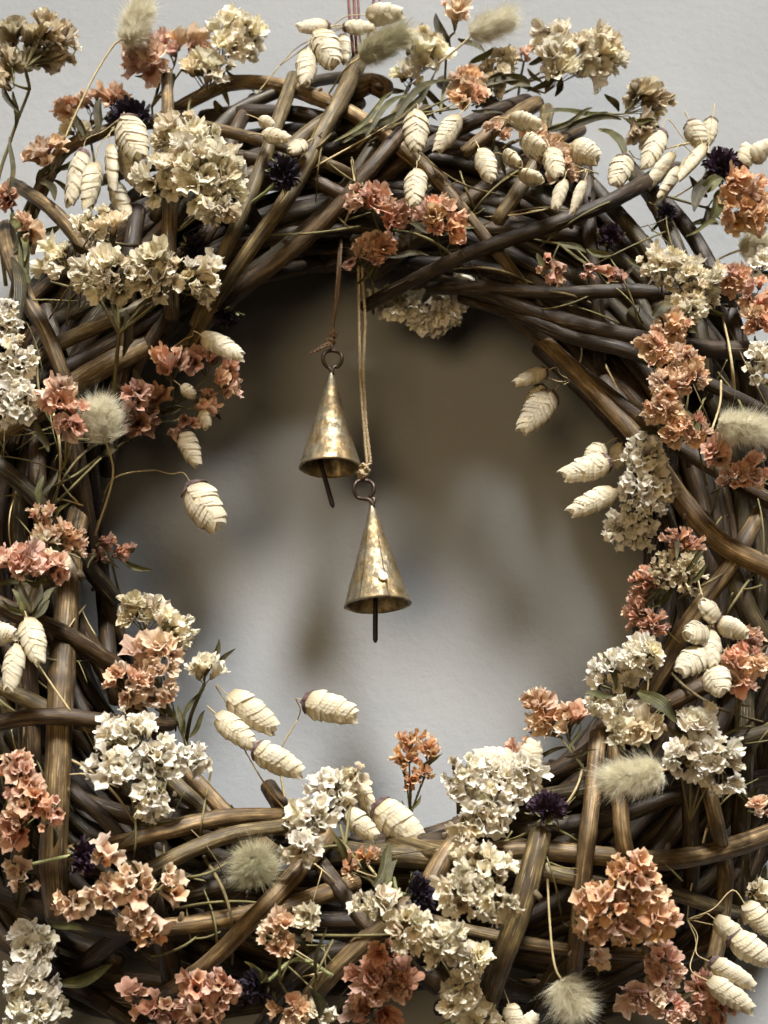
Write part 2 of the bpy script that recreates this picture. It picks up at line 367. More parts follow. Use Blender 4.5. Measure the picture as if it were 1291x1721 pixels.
# canes one can follow in the picture: (points in the photo, thickness in px, height above the bundle's surface)
CANES = [
 ([(78,300),(112,250),(190,217),(262,206)], 29, .000),
 ([(262,203),(340,212),(440,236),(520,262)], 26, .004),
 ([(280,120),(281,160),(284,240),(288,330),(285,440)], 27, .008),
 ([(330,165),(395,138),(470,142),(545,166),(605,196),(680,250)], 31, -.004),
 ([(492,128),(470,200),(445,270),(412,350),(362,455)], 28, .006),
 ([(606,98),(576,160),(545,215),(490,320),(430,405),(372,490)], 34, .010),
 ([(668,232),(620,290),(550,370),(480,430),(400,490)], 33, .000),
 ([(545,208),(505,240),(455,290)], 34, -.008),
 ([(700,268),(752,322),(810,392),(850,440)], 24, .000),
 ([(838,372),(868,330),(905,270),(915,220)], 29, .006),
 ([(690,470),(790,425),(905,386),(1010,345),(1075,312),(1120,290)], 30, .008),
 ([(700,400),(800,330),(870,280),(930,240)], 34, -.006),
 ([(600,330),(680,270),(760,220),(830,185)], 32, -.012),
 ([(590,150),(625,140),(645,150)], 46, .000),
 ([(802,160),(850,190),(930,250),(1010,330),(1090,420),(1150,520)], 32, -.022),
 ([(830,215),(870,190),(905,172)], 32, .000),
 ([(985,300),(992,400),(1005,520)], 30, -.010),
 ([(1095,330),(1120,380),(1160,480),(1180,580)], 34, -.012),
 ([(1120,345),(1170,410),(1215,500),(1250,600)], 34, -.020),
 ([(815,484),(930,492),(1040,488),(1120,492),(1230,500)], 27, .002),
 ([(830,500),(920,535),(1030,560),(1150,580),(1300,590)], 33, .004),
 ([(860,525),(960,565),(1060,590),(1170,635),(1300,700)], 28, .006),
 ([(875,535),(960,615),(1060,690),(1150,750),(1230,800),(1310,850)], 28, .000),
 ([(930,590),(1010,670),(1080,745),(1150,845),(1215,915),(1310,965)], 36, .006),
 ([(960,640),(1050,740),(1110,850),(1140,960)], 26, -.006),
 ([(1232,938),(1180,1010),(1140,1070),(1100,1140)], 34, .002),
 ([(1228,960),(1262,1040),(1310,1110)], 38, -.004),
 ([(1310,1010),(1240,1150),(1190,1260)], 30, -.01),
 ([(1110,1190),(1190,1150),(1310,1090)], 32, .000),
 ([(1006,1232),(998,1330),(985,1440),(972,1560),(960,1690)], 28, .010),
 ([(1034,1236),(1042,1330),(1052,1430),(1085,1560)], 29, .006),
 ([(790,1432),(900,1428),(1010,1438),(1120,1446),(1225,1425),(1310,1392)], 34, .004),
 ([(760,1440),(910,1464),(1010,1484),(1110,1496),(1220,1530)], 29, .002),
 ([(780,1566),(900,1590),(1000,1600),(1120,1602)], 24, -.006),
 ([(908,1398),(892,1460),(866,1550),(836,1630),(806,1730)], 38, .012),
 ([(1155,1290),(1158,1380),(1160,1470)], 30, -.004),
 ([(1185,1300),(1205,1390),(1218,1460),(1210,1560),(1190,1640)], 28, .006),
 ([(1252,1180),(1250,1300),(1240,1450),(1235,1560)], 34, -.010),
 ([(1310,1225),(1200,1256),(1080,1300),(960,1330)], 30, -.004),
 ([(1310,1300),(1150,1330),(1040,1370),(900,1395)], 32, -.012),
 ([(870,1320),(950,1290),(1010,1250),(1090,1160)], 34, -.004),
 ([(190,1424),(280,1400),(380,1376),(505,1368)], 31, .002),
 ([(225,1476),(300,1436),(390,1402),(500,1388)], 30, .008),
 ([(305,1325),(350,1362),(420,1420)], 30, -.012),
 ([(290,1270),(345,1330),(395,1380)], 26, -.004),
 ([(118,950),(110,1050),(104,1150),(101,1260),(97,1350),(92,1450)], 46, .006),
 ([(38,1090),(48,1200),(52,1310),(40,1420)], 42, -.006),
 ([(-20,1218),(50,1206),(110,1204),(176,1212)], 30, .014),
 ([(42,1038),(100,1062),(150,1092),(205,1130)], 34, .010),
 ([(-20,1140),(40,1172),(95,1198)], 30, -.002),
 ([(-20,765),(30,805),(75,850),(130,930)], 34, .006),
 ([(100,600),(135,690),(152,790),(166,900),(178,1010),(184,1110)], 30, -.010),
 ([(118,720),(136,820),(158,930),(200,1060)], 32, -.004),
 ([(60,800),(70,900),(110,1010),(190,1140)], 34, -.012),
 ([(42,320),(85,352),(125,395),(160,440)], 30, .004),
 ([(18,420),(48,500),(80,560),(110,640)], 32, .004),
 ([(-20,740),(50,700),(110,655),(180,610)], 40, .000),
 ([(70,640),(150,600),(235,548),(330,500),(420,470)], 34, -.008),
 ([(-10,660),(90,580),(150,550),(240,510)], 30, -.004),
 ([(0,1505),(90,1535),(200,1560),(290,1562)], 38, -.004),
 ([(268,1558),(340,1550),(420,1534),(490,1520)], 30, .004),
 ([(322,1640),(372,1600),(420,1552),(475,1496)], 31, .010),
 ([(330,1500),(450,1470),(560,1440),(660,1430)], 34, -.010),
 ([(500,1400),(560,1480),(610,1545),(660,1600)], 30, .000),
 ([(480,1730),(545,1650),(610,1585),(690,1520)], 34, .002),
 ([(600,1436),(670,1440),(740,1445),(800,1440)], 38, -.004),
 ([(715,1495),(745,1440),(790,1390),(830,1360)], 36, .002),
 ([(255,1480),(275,1560),(300,1660)], 38, -.012),
 ([(430,1740),(500,1640),(560,1600),(640,1600)], 30, -.01),
 ([(560,1740),(620,1660),(700,1640),(820,1660)], 34, -.012),
 ([(820,1650),(920,1680),(1020,1740)], 36, -.006),
 ([(1010,1560),(930,1640),(880,1740)], 34, -.012),
 ([(0,1580),(90,1630),(180,1690),(260,1740)], 32, -.012),
 ([(60,1740),(120,1640),(220,1560),(330,1500)], 36, -.016),
 ([(130,1340),(230,1372),(330,1376),(430,1392)], 34, -.014),
 ([(120,1330),(170,1370),(240,1440),(330,1480)], 26, -.008),
 ([(220,430),(215,520),(205,620),(190,700)], 34, -.006),
 ([(330,420),(280,520),(230,610)], 30, -.008),
 ([(400,210),(380,260),(330,330),(240,420)], 30, -.016),
 ([(300,300),(380,200),(440,165),(520,140)], 30, -.02),
 ([(300,190),(345,240),(390,310)], 30, -.018),
 ([(420,190),(520,195),(620,230),(730,300)], 32, -.02),
 ([(250,280),(380,262),(480,280),(600,340)], 26, -.004),
 ([(380,480),(470,420),(570,330),(640,230)], 30, -.012),
]
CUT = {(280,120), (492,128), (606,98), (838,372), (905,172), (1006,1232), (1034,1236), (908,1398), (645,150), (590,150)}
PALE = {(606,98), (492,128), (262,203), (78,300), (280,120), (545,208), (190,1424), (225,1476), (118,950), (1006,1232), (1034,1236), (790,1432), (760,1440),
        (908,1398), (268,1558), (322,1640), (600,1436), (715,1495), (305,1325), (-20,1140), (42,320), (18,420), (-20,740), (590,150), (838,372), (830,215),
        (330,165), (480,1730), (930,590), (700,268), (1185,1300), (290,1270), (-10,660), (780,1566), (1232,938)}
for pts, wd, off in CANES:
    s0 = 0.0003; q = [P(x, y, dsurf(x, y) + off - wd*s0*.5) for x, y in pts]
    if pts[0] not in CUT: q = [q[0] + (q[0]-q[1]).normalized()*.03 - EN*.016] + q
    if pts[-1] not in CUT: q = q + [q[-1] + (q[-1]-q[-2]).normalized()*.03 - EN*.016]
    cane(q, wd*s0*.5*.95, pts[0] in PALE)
# the bundle behind them, its inner shade carried by the dark tint
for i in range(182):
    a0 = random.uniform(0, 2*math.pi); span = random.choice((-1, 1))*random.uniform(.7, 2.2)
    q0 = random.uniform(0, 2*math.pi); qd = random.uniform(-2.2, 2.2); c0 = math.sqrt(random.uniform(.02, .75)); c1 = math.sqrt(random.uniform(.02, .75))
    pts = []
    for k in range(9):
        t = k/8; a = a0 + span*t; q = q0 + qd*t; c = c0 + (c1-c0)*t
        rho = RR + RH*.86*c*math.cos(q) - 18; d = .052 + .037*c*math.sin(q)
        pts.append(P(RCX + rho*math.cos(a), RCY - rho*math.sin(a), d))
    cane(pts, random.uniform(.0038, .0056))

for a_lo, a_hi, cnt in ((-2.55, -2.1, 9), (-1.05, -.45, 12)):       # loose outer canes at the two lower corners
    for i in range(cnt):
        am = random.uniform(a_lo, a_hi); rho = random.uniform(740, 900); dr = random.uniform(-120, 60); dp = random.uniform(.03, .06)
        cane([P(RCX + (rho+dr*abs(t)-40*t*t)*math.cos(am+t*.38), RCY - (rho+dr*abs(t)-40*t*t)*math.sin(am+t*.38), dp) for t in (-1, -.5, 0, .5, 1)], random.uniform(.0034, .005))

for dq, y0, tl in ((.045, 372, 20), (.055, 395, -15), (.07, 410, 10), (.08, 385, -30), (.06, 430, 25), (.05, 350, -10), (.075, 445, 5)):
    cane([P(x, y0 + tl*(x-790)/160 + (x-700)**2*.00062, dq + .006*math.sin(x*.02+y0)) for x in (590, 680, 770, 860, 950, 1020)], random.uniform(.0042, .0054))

# thin dry twigs and straws caught between the canes
for i in range(140):
    a = random.uniform(0, 2*math.pi); rho = RR + random.uniform(-120, 120); x0, y0 = RCX + rho*math.cos(a), RCY - rho*math.sin(a)
    if not (-60 < x0 < 1350 and 40 < y0 < 1780): continue
    dr = a + math.pi/2 + random.gauss(0, .8); ln = random.uniform(60, 210); bd = random.uniform(-.22, .22); q = []
    for t in (-1, -.33, .33, 1):
        x = x0 + ln*.5*t*math.cos(dr + bd*t); y = y0 - ln*.5*t*math.sin(dr + bd*t)
        q.append(P(x, y, dsurf(x, y) + random.uniform(.0, .008) - (.016 if abs(t) == 1 else 0)) - WB)
    g = Geo(); pts = catmull(q, .004); r0 = random.uniform(.00035, .0009)
    tube(g, pts, [r0*(1.1-.5*k/len(pts)) for k in range(len(pts))], 6)
    for k in range(random.choice((0, 0, 1, 2))):          # side shoots
        j = random.randrange(1, len(pts)-1); v = (EX*random.gauss(0, 1) + EY*random.gauss(0, 1) + EN*.4).normalized(); L = random.uniform(.006, .018)
        tube(g, catmull([pts[j], pts[j] + v*L*.5 + EN*.001, pts[j] + v*L + EY*random.uniform(-.003, .003)], .003), r0*.6, 5)
    mk_obj("twig", g.mesh("twig", random.choice((M_STRAW, M_STEM, M_STEM, M_STEM, M_CALYX))), wreath)

# ------------------------------------------------------------------ florets
def floret_R(seed):
    """papery crepe funnels, two or three nested, with pleated and crumpled rims"""
    r = random.Random(seed); NA, NT = 36, 7
    V, F, T, A = [], [], [], []
    for layer in range(r.choice((2, 3))):
        ph = [r.uniform(0, 6.28) for _ in range(8)]; lob = r.choice((3, 4, 5)); sc_ = (1.0, r.uniform(.62, .8), r.uniform(.35, .5))[layer]
        H = r.uniform(1.3, 1.7)*(1.0 + .06*layer); op = r.uniform(.85, 1.15); b = len(V)
        jag = [r.uniform(-.06, .06) for _ in range(NA)]
        sx, sy = r.uniform(.85, 1.25), r.uniform(.65, 1.0); kx, ky = r.uniform(-.2, .2), r.uniform(-.2, .2)
        for j in range(NT):
            t = j/(NT-1)
            for i in range(NA):
                a = 2*math.pi*i/NA
                rad = .14 + (op*sc_-.14)*(.55*t + .45*t*t)
                rad *= 1 + .13*t*math.sin(lob*a+ph[0]) + .10*t*t*math.sin((lob+4)*a+ph[1]) + .07*t*t*math.sin(13*a+ph[2])
                z = H*(t**.85) + t*t*(.22*math.sin((lob-1)*a+ph[3]) + .12*math.sin((lob+3)*a+ph[4]) + .06*math.sin(11*a+ph[5])) + jag[i]*t**3
                z -= .10*t**4
                a2 = a + .16*t*math.sin(lob*a+ph[6]) + .06*t*math.sin(9*a+ph[7])
                V.append(Vector((rad*math.cos(a2)*sx + kx*t*t*sc_, rad*math.sin(a2)*sy + ky*t*t*sc_, z))); T.append(t); A.append(i/NA*6.28)
        F += [(b+j*NA+i, b+j*NA+(i+1) % NA, b+(j+1)*NA+(i+1) % NA, b+(j+1)*NA+i) for j in range(NT-1) for i in range(NA)]
    return V, F, T, A
def floret_T(seed, flare=1.0, H=2.5):
    r = random.Random(seed); NA, NT = 20, 8
    V, F, T, A = [], [], [], []
    ph = [r.uniform(0, 6.28) for _ in range(5)]; fl = flare*r.uniform(.75, 1.1); bendx = r.uniform(-.25, .25); bendy = r.uniform(-.25, .25)
    Hh = H*r.uniform(.85, 1.15); sq = r.uniform(.65, 1.0); jag = [r.uniform(-.1, .1) for _ in range(NA)]
    for j in range(NT):
        t = j/(NT-1)
        for i in range(NA):
            a = 2*math.pi*i/NA
            g = max(0, (t-.35)/.65)
            rad = .26 + .12*t + (fl-.30)*g**1.4
            rad *= 1 + .15*g*math.sin(5*a+ph[0]) + .09*g*g*math.sin(9*a+ph[1])
            z = Hh*(t**.9) - .42*fl*g**4 + .15*g*math.sin(5*a+ph[0]+1.2) + jag[i]*g**3
            V.append(Vector((rad*math.cos(a) + bendx*t*t, rad*math.sin(a)*(1-(1-sq)*g) + bendy*t*t, z)))
            T.append(t); A.append(i/NA*6.28)
    F += [(j*NA+i, j*NA+(i+1) % NA, (j+1)*NA+(i+1) % NA, (j+1)*NA+i) for j in range(NT-1) for i in range(NA)]
    return V, F, T, A
GEN = {'R': lambda s: floret_R(s), 'T': lambda s: floret_T(s), 'S': lambda s: floret_T(s, .55, 2.3)}
FH = {'R': 1.5, 'T': 2.4, 'S': 2.2}
FCACHE = {}
def floret_mesh(typ, pal):
    k = (typ, pal, random.randrange(16))
    if k not in FCACHE:
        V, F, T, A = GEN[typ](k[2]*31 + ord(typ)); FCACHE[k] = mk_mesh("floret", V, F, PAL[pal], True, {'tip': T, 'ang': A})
    return FCACHE[k]

def leaf_part(parent, base, p0, p1, width, curl=.15, side=None, mat=None, name="leaf"):
    """a blade from p0 to p1 (world) with a fold and a bend"""
    ax = p1-p0; L = ax.length; a = ax.normalized(); sd = (side or EN)
    n = (sd - a*sd.dot(a)).normalized(); b = a.cross(n); NT = 9
    V, F, T, A = [], [], [], []
    tw = random.uniform(-.9, .9)
    for j in range(NT):
        t = j/(NT-1); wv = width*.5*(math.sin(math.pi*min(1, t*.93+.05))**.75)
        c = p0 + ax*t + n*(L*curl*math.sin(math.pi*t)) + b*(L*.05*math.sin(t*5+tw*3))
        ang = tw*t
        bb = b*math.cos(ang) + n*math.sin(ang); nn = n*math.cos(ang) - b*math.sin(ang)
        for k in range(-2, 3):
            u = k/2
            V.append(c + bb*(wv*u) + nn*(abs(u)*wv*.45 + wv*.12*math.sin(t*17+u*2+tw*9)*abs(u)) - base); T.append(t); A.append(u)
    F = [(j*5+k, j*5+k+1, (j+1)*5+k+1, (j+1)*5+k) for j in range(NT-1) for k in range(4)]
    return mk_obj(name, mk_mesh(name, V, F, mat or M_LEAF, True, {'tip': T, 'ang': A}), parent)

def img_vec(f):
    return (EX*f[0] + EY*f[1] + EN*f[2]).normalized()

def sprig(label, pal, typ, blobs, off=.022, face=(0, .35, 1), fs=14, stem=None, leaves=(), k=1.0, deep=.03, stem_w=5, depth=None, cat="dried flower", group=None):
    """one sprig of statice. blobs: (x, y, rx, ry[, face[, palette]]) in photo px"""
    fs *= 1.28 if typ == 'R' else 1.12; k *= 1.5
    C0 = []
    for b in blobs:
        d = (dsurf(b[0], b[1]) if depth is None else depth) + (off if depth is None else 0)
        C0.append(P(b[0], b[1], d))
    base = sum(C0, Vector())/len(C0) - EN*.015
    root = empty("statice_sprig", base); set_tag(root, label, cat, group)
    g = Geo(); gc = Geo(); joints = []
    for b, c in zip(blobs, C0):
        s = S(c); rx, ry = b[2]*s, b[3]*s; rz = .75*min(rx, ry); fv = img_vec(b[4] if len(b) > 4 and b[4] else face)
        pl = b[5] if len(b) > 5 else pal
        fsz = fs*s; h = FH[typ]*fsz
        n = int(max(4, min(80, 1.75*k*b[2]*b[3]/fs**2)))
        tot = int(n*1.75); ga = math.pi*(3-math.sqrt(5)); rt = c - fv*(1.05*min(rx, ry) + .3*h)
        joints.append(rt)
        off_a = random.uniform(0, 6.28)
        for i in range(tot):
            zz = 1-2*(i+.5)/tot; rr = math.sqrt(1-zz*zz); a = ga*i+off_a
            u = Vector((rr*math.cos(a), rr*math.sin(a), zz)) + Vector([random.gauss(0, .12) for _ in range(3)]); u.normalize()
            dirv = EX*u.x + EY*u.y + EN*u.z
            if dirv.dot(fv) < -.12: continue
            rad = random.uniform(.72, 1.05) if i % 3 else random.uniform(.45, .8)
            rim = c + EX*(u.x*rx*rad) + EY*(u.y*ry*rad) + EN*(u.z*rz*rad)
            dd = (rim-rt).normalized()*.8 + dirv*.35 + Vector([random.gauss(0, .22) for _ in range(3)]); dd.normalize()
            sz = fsz*random.choice((random.uniform(.5, .8), random.uniform(.8, 1.2), random.uniform(.85, 1.25))); pos = rim - dd*(FH[typ]*sz*.9)
            p2 = pl if random.random() > .26 else ('husk' if pl in ('cream', 'white', 'beige') else 'rose') if random.random() < .12 else {'cream': 'beige', 'white': 'cream', 'beige': 'cream', 'peach': 'blush', 'coral': 'peach', 'orange': 'peach', 'pink': 'blush', 'rose': 'coral', 'blush': 'peach', 'husk': 'beige'}[pl]
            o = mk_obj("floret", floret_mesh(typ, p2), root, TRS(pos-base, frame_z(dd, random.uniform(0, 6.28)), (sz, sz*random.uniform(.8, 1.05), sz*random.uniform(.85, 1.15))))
            # calyx scales hugging the floret and its little stalk
            mid = rt.lerp(pos, .5) + dd*(-.12*h)
            tube(g, [p-base for p in catmull([rt, mid, pos + dd*(.1*h)], .004)], .9*s, 4, False)
            for q in range(2):
                al = random.uniform(0, 6.28); qv = frame_z(dd, al) @ Vector((1, 0, 0)); qb = dd.cross(qv)
                p0 = pos - dd*(.12*h); L = h*random.uniform(.38, .62); wd = fsz*.24
                gc.add([p0-base + qv*(.04*fsz), p0-base + dd*(L*.5) + qv*(.25*fsz) + qb*wd, p0-base + dd*L + qv*(.30*fsz), p0-base + dd*(L*.5) + qv*(.25*fsz) - qb*wd], [(0, 1, 2, 3)])
    jc = sum(joints, Vector())/len(joints)
    s = S(jc)
    if stem:
        end = [P(x, y, (dsurf(x, y) if depth is None else depth) + (off if depth is None else 0) - deep*(i+1)/len(stem)) for i, (x, y) in enumerate(stem)]
    else:
        end = [jc - EN*deep + EY*(-20*s), jc - EN*(deep+.02) + EY*(-70*s)]
    for j in joints:
        if len(joints) > 1:
            pts = catmull([j, j.lerp(end[0], .5) - EN*.002, end[0]], .004)
            tube(g, [p-base for p in pts], [stem_w*.5*s*(.55+.3*i/len(pts)) for i in range(len(pts))], 6)
    pts = catmull(([jc] if len(joints) == 1 else []) + end, .004) if len(end) + (len(joints) == 1) > 1 else None
    if pts: tube(g, [p-base for p in pts], [stem_w*.5*s*(.8+.25*i/len(pts)) for i in range(len(pts))], 6)
    mk_obj("stem", g.mesh("stem", M_STEM), root)
    if gc.v: mk_obj("calyx", gc.mesh("calyx", M_CALYX, False), root)
    for q in range(random.choice((1, 2, 3, 3))):            # small dry leaves where the stalks fork
        j = random.choice(joints); a = random.uniform(0, 6.28); Lf = random.uniform(34, 70)*s
        p0 = j - EN*.003 + (EX*math.cos(a) + EY*math.sin(a))*(10*s)
        leaf_part(root, base, p0, p0 + (EX*math.cos(a) + EY*math.sin(a))*Lf + EN*random.uniform(-.004, .012), random.uniform(7, 14)*s, random.uniform(-.08, .15))
    for lf in leaves:
        x0, y0, x1, y1, wd = lf[:5]; do = lf[5] if len(lf) > 5 else .012
        d0 = (dsurf(x0, y0) if depth is None else depth) + do; d1 = (dsurf(x1, y1) if depth is None else depth) + do
        p0, p1 = P(x0, y0, d0), P(x1, y1, d1)
        leaf_part(root, base, p0, p1, wd*S(p0), random.uniform(-.04, .10))
    return root

# ------------------------------------------------------------------ quaking grass
NB = 9; BL = .25
def prof(t): return max(.16, math.sin(math.pi*min(1, max(.0, .22 + .71*t)**.92)))**.68
def bract_mesh(i, glume, seed=0):
    """boat shaped scale number i in the spikelet's own unit frame (x half widths, y length, z half thickness)"""
    NA, NT = 13, 8; V, F, T, A = [], [], [], []
    sgn = 1 if i % 2 else -1; t0 = (i+.2)/(2*NB)*.80 if not glume else -.02 + .015*i; bl = BL*(1 - .15*t0) if not glume else .10
    wrap = math.radians(104); rj = random.Random(seed*50+i); bl *= rj.uniform(.92, 1.1); sk = rj.uniform(-.05, .05); wv = rj.uniform(0, 6); pk = rj.uniform(.31, .38)
    for j in range(NT):
        s_ = j/(NT-1)
        for k in range(NA):
            f = -1 + 2*k/(NA-1); phi = f*wrap
            y = t0 + bl*s_*(1 - .45*f*f) - .05*f*f + sk*f*bl + .012*s_*math.sin(f*5+wv)
            puff = .76 + pk*s_ - .09*s_**5
            R = .5*prof(y)*puff*(.97 if glume else 1)
            V.append(Vector((sgn*R*math.cos(phi), y, R*math.sin(phi)))); T.append(s_); A.append(f*1.5)
    for j in range(NT-1):
        for k in range(NA-1):
            q = (j*NA+k, j*NA+k+1, (j+1)*NA+k+1, (j+1)*NA+k); F.append(q if sgn > 0 else q[::-1])
    return mk_mesh("glume" if glume else "bract", V, F, M_GLUME if glume else M_BRACT, True, {'tip': T, 'ang': A})
BRS = [[bract_mesh(i, False, q) for i in range(2*NB)] for q in range(5)]; BRG = [bract_mesh(i, True) for i in range(2)]
_c = Geo(); tube(_c, [Vector((0, t, 0)) for t in (0, .05, .25, .5, .75, .93)], [.02, .30, .40, .40, .25, .06], 8)
CORE = _c.mesh("spikelet", M_BRACT)
def spikelet(parent, base, pb, pt, width, roll=0.0, glume=None):
    ax = pt-pb; L = ax.length; a = ax.normalized()
    nrm = (EN - a*EN.dot(a))
    if nrm.length < .2: nrm = EY - a*EY.dot(a)
    nrm.normalize(); nrm = Quaternion(a, roll) @ nrm; xs = a.cross(nrm).normalized()
    M = Matrix((xs, a, nrm)).transposed().to_4x4(); M.translation = pb-base
    sp = mk_obj("spikelet", CORE, parent, M @ Matrix.Diagonal((width, L, width*random.uniform(.58, .72), 1)))
    BR = random.choice(BRS)
    for i in range(2*NB):
        J = Matrix.Rotation(random.gauss(0, .05), 4, 'Y') @ Matrix.Rotation(random.gauss(0, .025), 4, 'Z') @ Matrix.Diagonal((random.uniform(.95, 1.06), random.uniform(.97, 1.03), random.uniform(.94, 1.07), 1))
        mk_obj("bract", BR[i], sp, J)
    if glume is None: glume = random.random() < .55
    if glume:
        for m in BRG: mk_obj("glume", m, sp)
    return sp
def grass(label, spk, node=None, stem=None, off=.03, depth=None, deep=.03, group=None):
    """spk: (bx, by, tx, ty, width px[, roll, tip-towards-viewer px, extra depth])"""
    x0 = sum(q[0] for q in spk)/len(spk); y0 = sum(q[1] for q in spk)/len(spk)
    dd = lambda x, y: (dsurf(x, y) + off) if depth is None else depth
    base = P(x0, y0, dd(x0, y0) - .02)
    root = empty("quaking_grass_sprig", base); set_tag(root, label, "quaking grass", group)
    g = Geo(); nd = None
    dc = dd(x0, y0)
    if node: nd = P(node[0], node[1], dc - .012)
    for q in spk:
        roll = q[5] if len(q) > 5 else random.uniform(-.5, .5); tz = q[6] if len(q) > 6 else 0; ed = q[7] if len(q) > 7 else 0
        pb = P(q[0], q[1], dc + ed); s = S(pb); pt = P(q[2], q[3], dc + ed) + EN*(tz*s)
        spikelet(root, base, pb, pt, q[4]*s, roll)
        if nd is not None:
            a = (pt-pb).normalized(); L = (nd-pb).length
            m1 = pb - a*min(.3*L, .012); m2 = nd.lerp(pb, .45) + Vector((0, 0, .06*L)) 
            tube(g, [p-base for p in catmull([pb + a*.001, m1, m2, nd], .002)], .00030, 5)
        else:
            a = (pt-pb).normalized()
            tube(g, [p-base for p in catmull([pb + a*.001, pb - a*.008 - EN*.004, pb - a*.012 - EN*.025], .002)], .00030, 5)
    if stem and nd is not None:
        e = [P(x, y, dc - .012 - deep*(i+1)/len(stem)) for i, (x, y) in enumerate(stem)]
        pts = catmull([nd]+e, .003); tube(g, [p-base for p in pts], [.00035 + .0003*i/len(pts) for i in range(len(pts))], 6)
    mk_obj("stem", g.mesh("stem", M_STRAW), root)
    return root

# ------------------------------------------------------------------ bunny tails
def tail_mesh(mat, seed, nh=8500):
    """soft bristles growing from the seed head in little tufts, some long and stray"""
    r = np.random.default_rng(seed); V = []; F = []
    for c in range(nh//9):
        t = r.uniform(.0, .93); a = r.uniform(0, 2*math.pi); rad = .13*math.sin(math.pi*(t*.84+.12))**.6
        p0 = np.array([rad*math.cos(a), rad*math.sin(a), t*.74])
        rd = np.array([math.cos(a), math.sin(a), 0]); lf = r.uniform(.75, 1.15)
        d0 = rd*r.uniform(.6, 1.15)*(1 - .5*t**3) + np.array([0, 0, r.uniform(.2, .9)]) + r.normal(0, .16, 3)
        bend = r.normal(0, .05, 3)
        for k in range(9):
            p = p0 + r.normal(0, .012, 3); d = d0 + r.normal(0, .20, 3); d /= np.linalg.norm(d)
            L = lf*r.uniform(.12, .30)*(r.uniform(1.3, 1.8) if r.random() < .10 else 1)
            sd = np.cross(d, r.normal(0, 1, 3)); sd /= np.linalg.norm(sd); wd = .0026
            m = p + d*L*.55 + bend*.4; e = p + d*L + bend + np.array([0, 0, .02]) + r.normal(0, .012, 3)
            b = len(V); V += [p - sd*wd, p + sd*wd, m + sd*wd*.7, m - sd*wd*.7, e]
            F += [(b, b+1, b+2, b+3), (b+3, b+2, b+4)]
    return mk_mesh("bristles", V, F, mat, False)
TAILS = {'pale': [tail_mesh(M_HAIR, s) for s in (1, 2)], 'olive': [tail_mesh(M_HAIR_O, s) for s in (3,)]}
_g = Geo(); tube(_g, [Vector((0, 0, t)) for t in (0, .05, .15, .30, .45, .55, .58)], [.03, .08, .12, .14, .09, .04, .01], 12)
TAIL_CORE = {'pale': _g.mesh("seed_head", M_HAIR), 'olive': _g.mesh("seed_head", M_HAIR_O)}
def tail(label, x0, y0, x1, y1, width, tz=0, kind='pale', stem=None, off=.03, depth=None, deep=.03):
    d = (dsurf(x0, y0) + off) if depth is None else depth
    pb = P(x0, y0, d); s = S(pb); pt = P(x1, y1, d) + EN*(tz*s); ax = pt-pb; L = ax.length
    root = empty("bunny_tail_grass", pb); set_tag(root, label, "bunny tail grass", "bunny tail grasses in the wreath")
    wr = width*s/.70
    M = TRS((0, 0, 0), frame_z(ax.normalized(), random.uniform(0, 6)), (wr, wr, L))
    hd = mk_obj("seed_head", TAIL_CORE[kind], root, M)
    b = mk_obj("bristles", random.choice(TAILS[kind]), root, M); b['kind'] = 'stuff'
    g = Geo()
    e = [P(x, y, d - deep*(i+1)/len(stem)) for i, (x, y) in enumerate(stem)] if stem else [pb - ax*.25 - EN*.006, pb - ax*.6 - EN*.04]
    pts = catmull([pb + ax*.05] + e, .003); tube(g, [p-pb for p in pts], .0006, 6)
    mk_obj("stem", g.mesh("stem", M_STRAW), root); return root

# ------------------------------------------------------------------ dark flowers
def dark_mesh(mat, seed):
    r = random.Random(seed); V, F = [], []
    for i in range(210):
        z = r.uniform(-.05, 1); a = r.uniform(0, 6.28); q = math.sqrt(max(0, 1-z*z))
        d = Vector((q*math.cos(a), q*math.sin(a), z)); sd = d.cross(Vector((r.gauss(0, 1), r.gauss(0, 1), r.gauss(0, 1)))).normalized(); up = d.cross(sd)
        L = r.uniform(.75, 1.1); wd = r.uniform(.035, .10); cl = r.uniform(-.5, .5); b = len(V); NT = 5
        for j in range(NT):
            t = j/(NT-1); c = d*(.15 + L*.85*t) + sd*(cl*.35*t*t) + up*(.12*math.sin(t*6+a)*t); wv = wd*(.5+t*1.0)*(1 if j < NT-1 else .45)
            V += [c - up*wv, c + up*wv]
        F += [(b+2*j, b+2*j+1, b+2*j+3, b+2*j+2) for j in range(NT-1)]
    return mk_mesh("petals", V, F, mat, False)
DK = {'black': [dark_mesh(M_DARK, 1), dark_mesh(M_DARK, 2)], 'purple': [dark_mesh(M_PURP, 3)]}
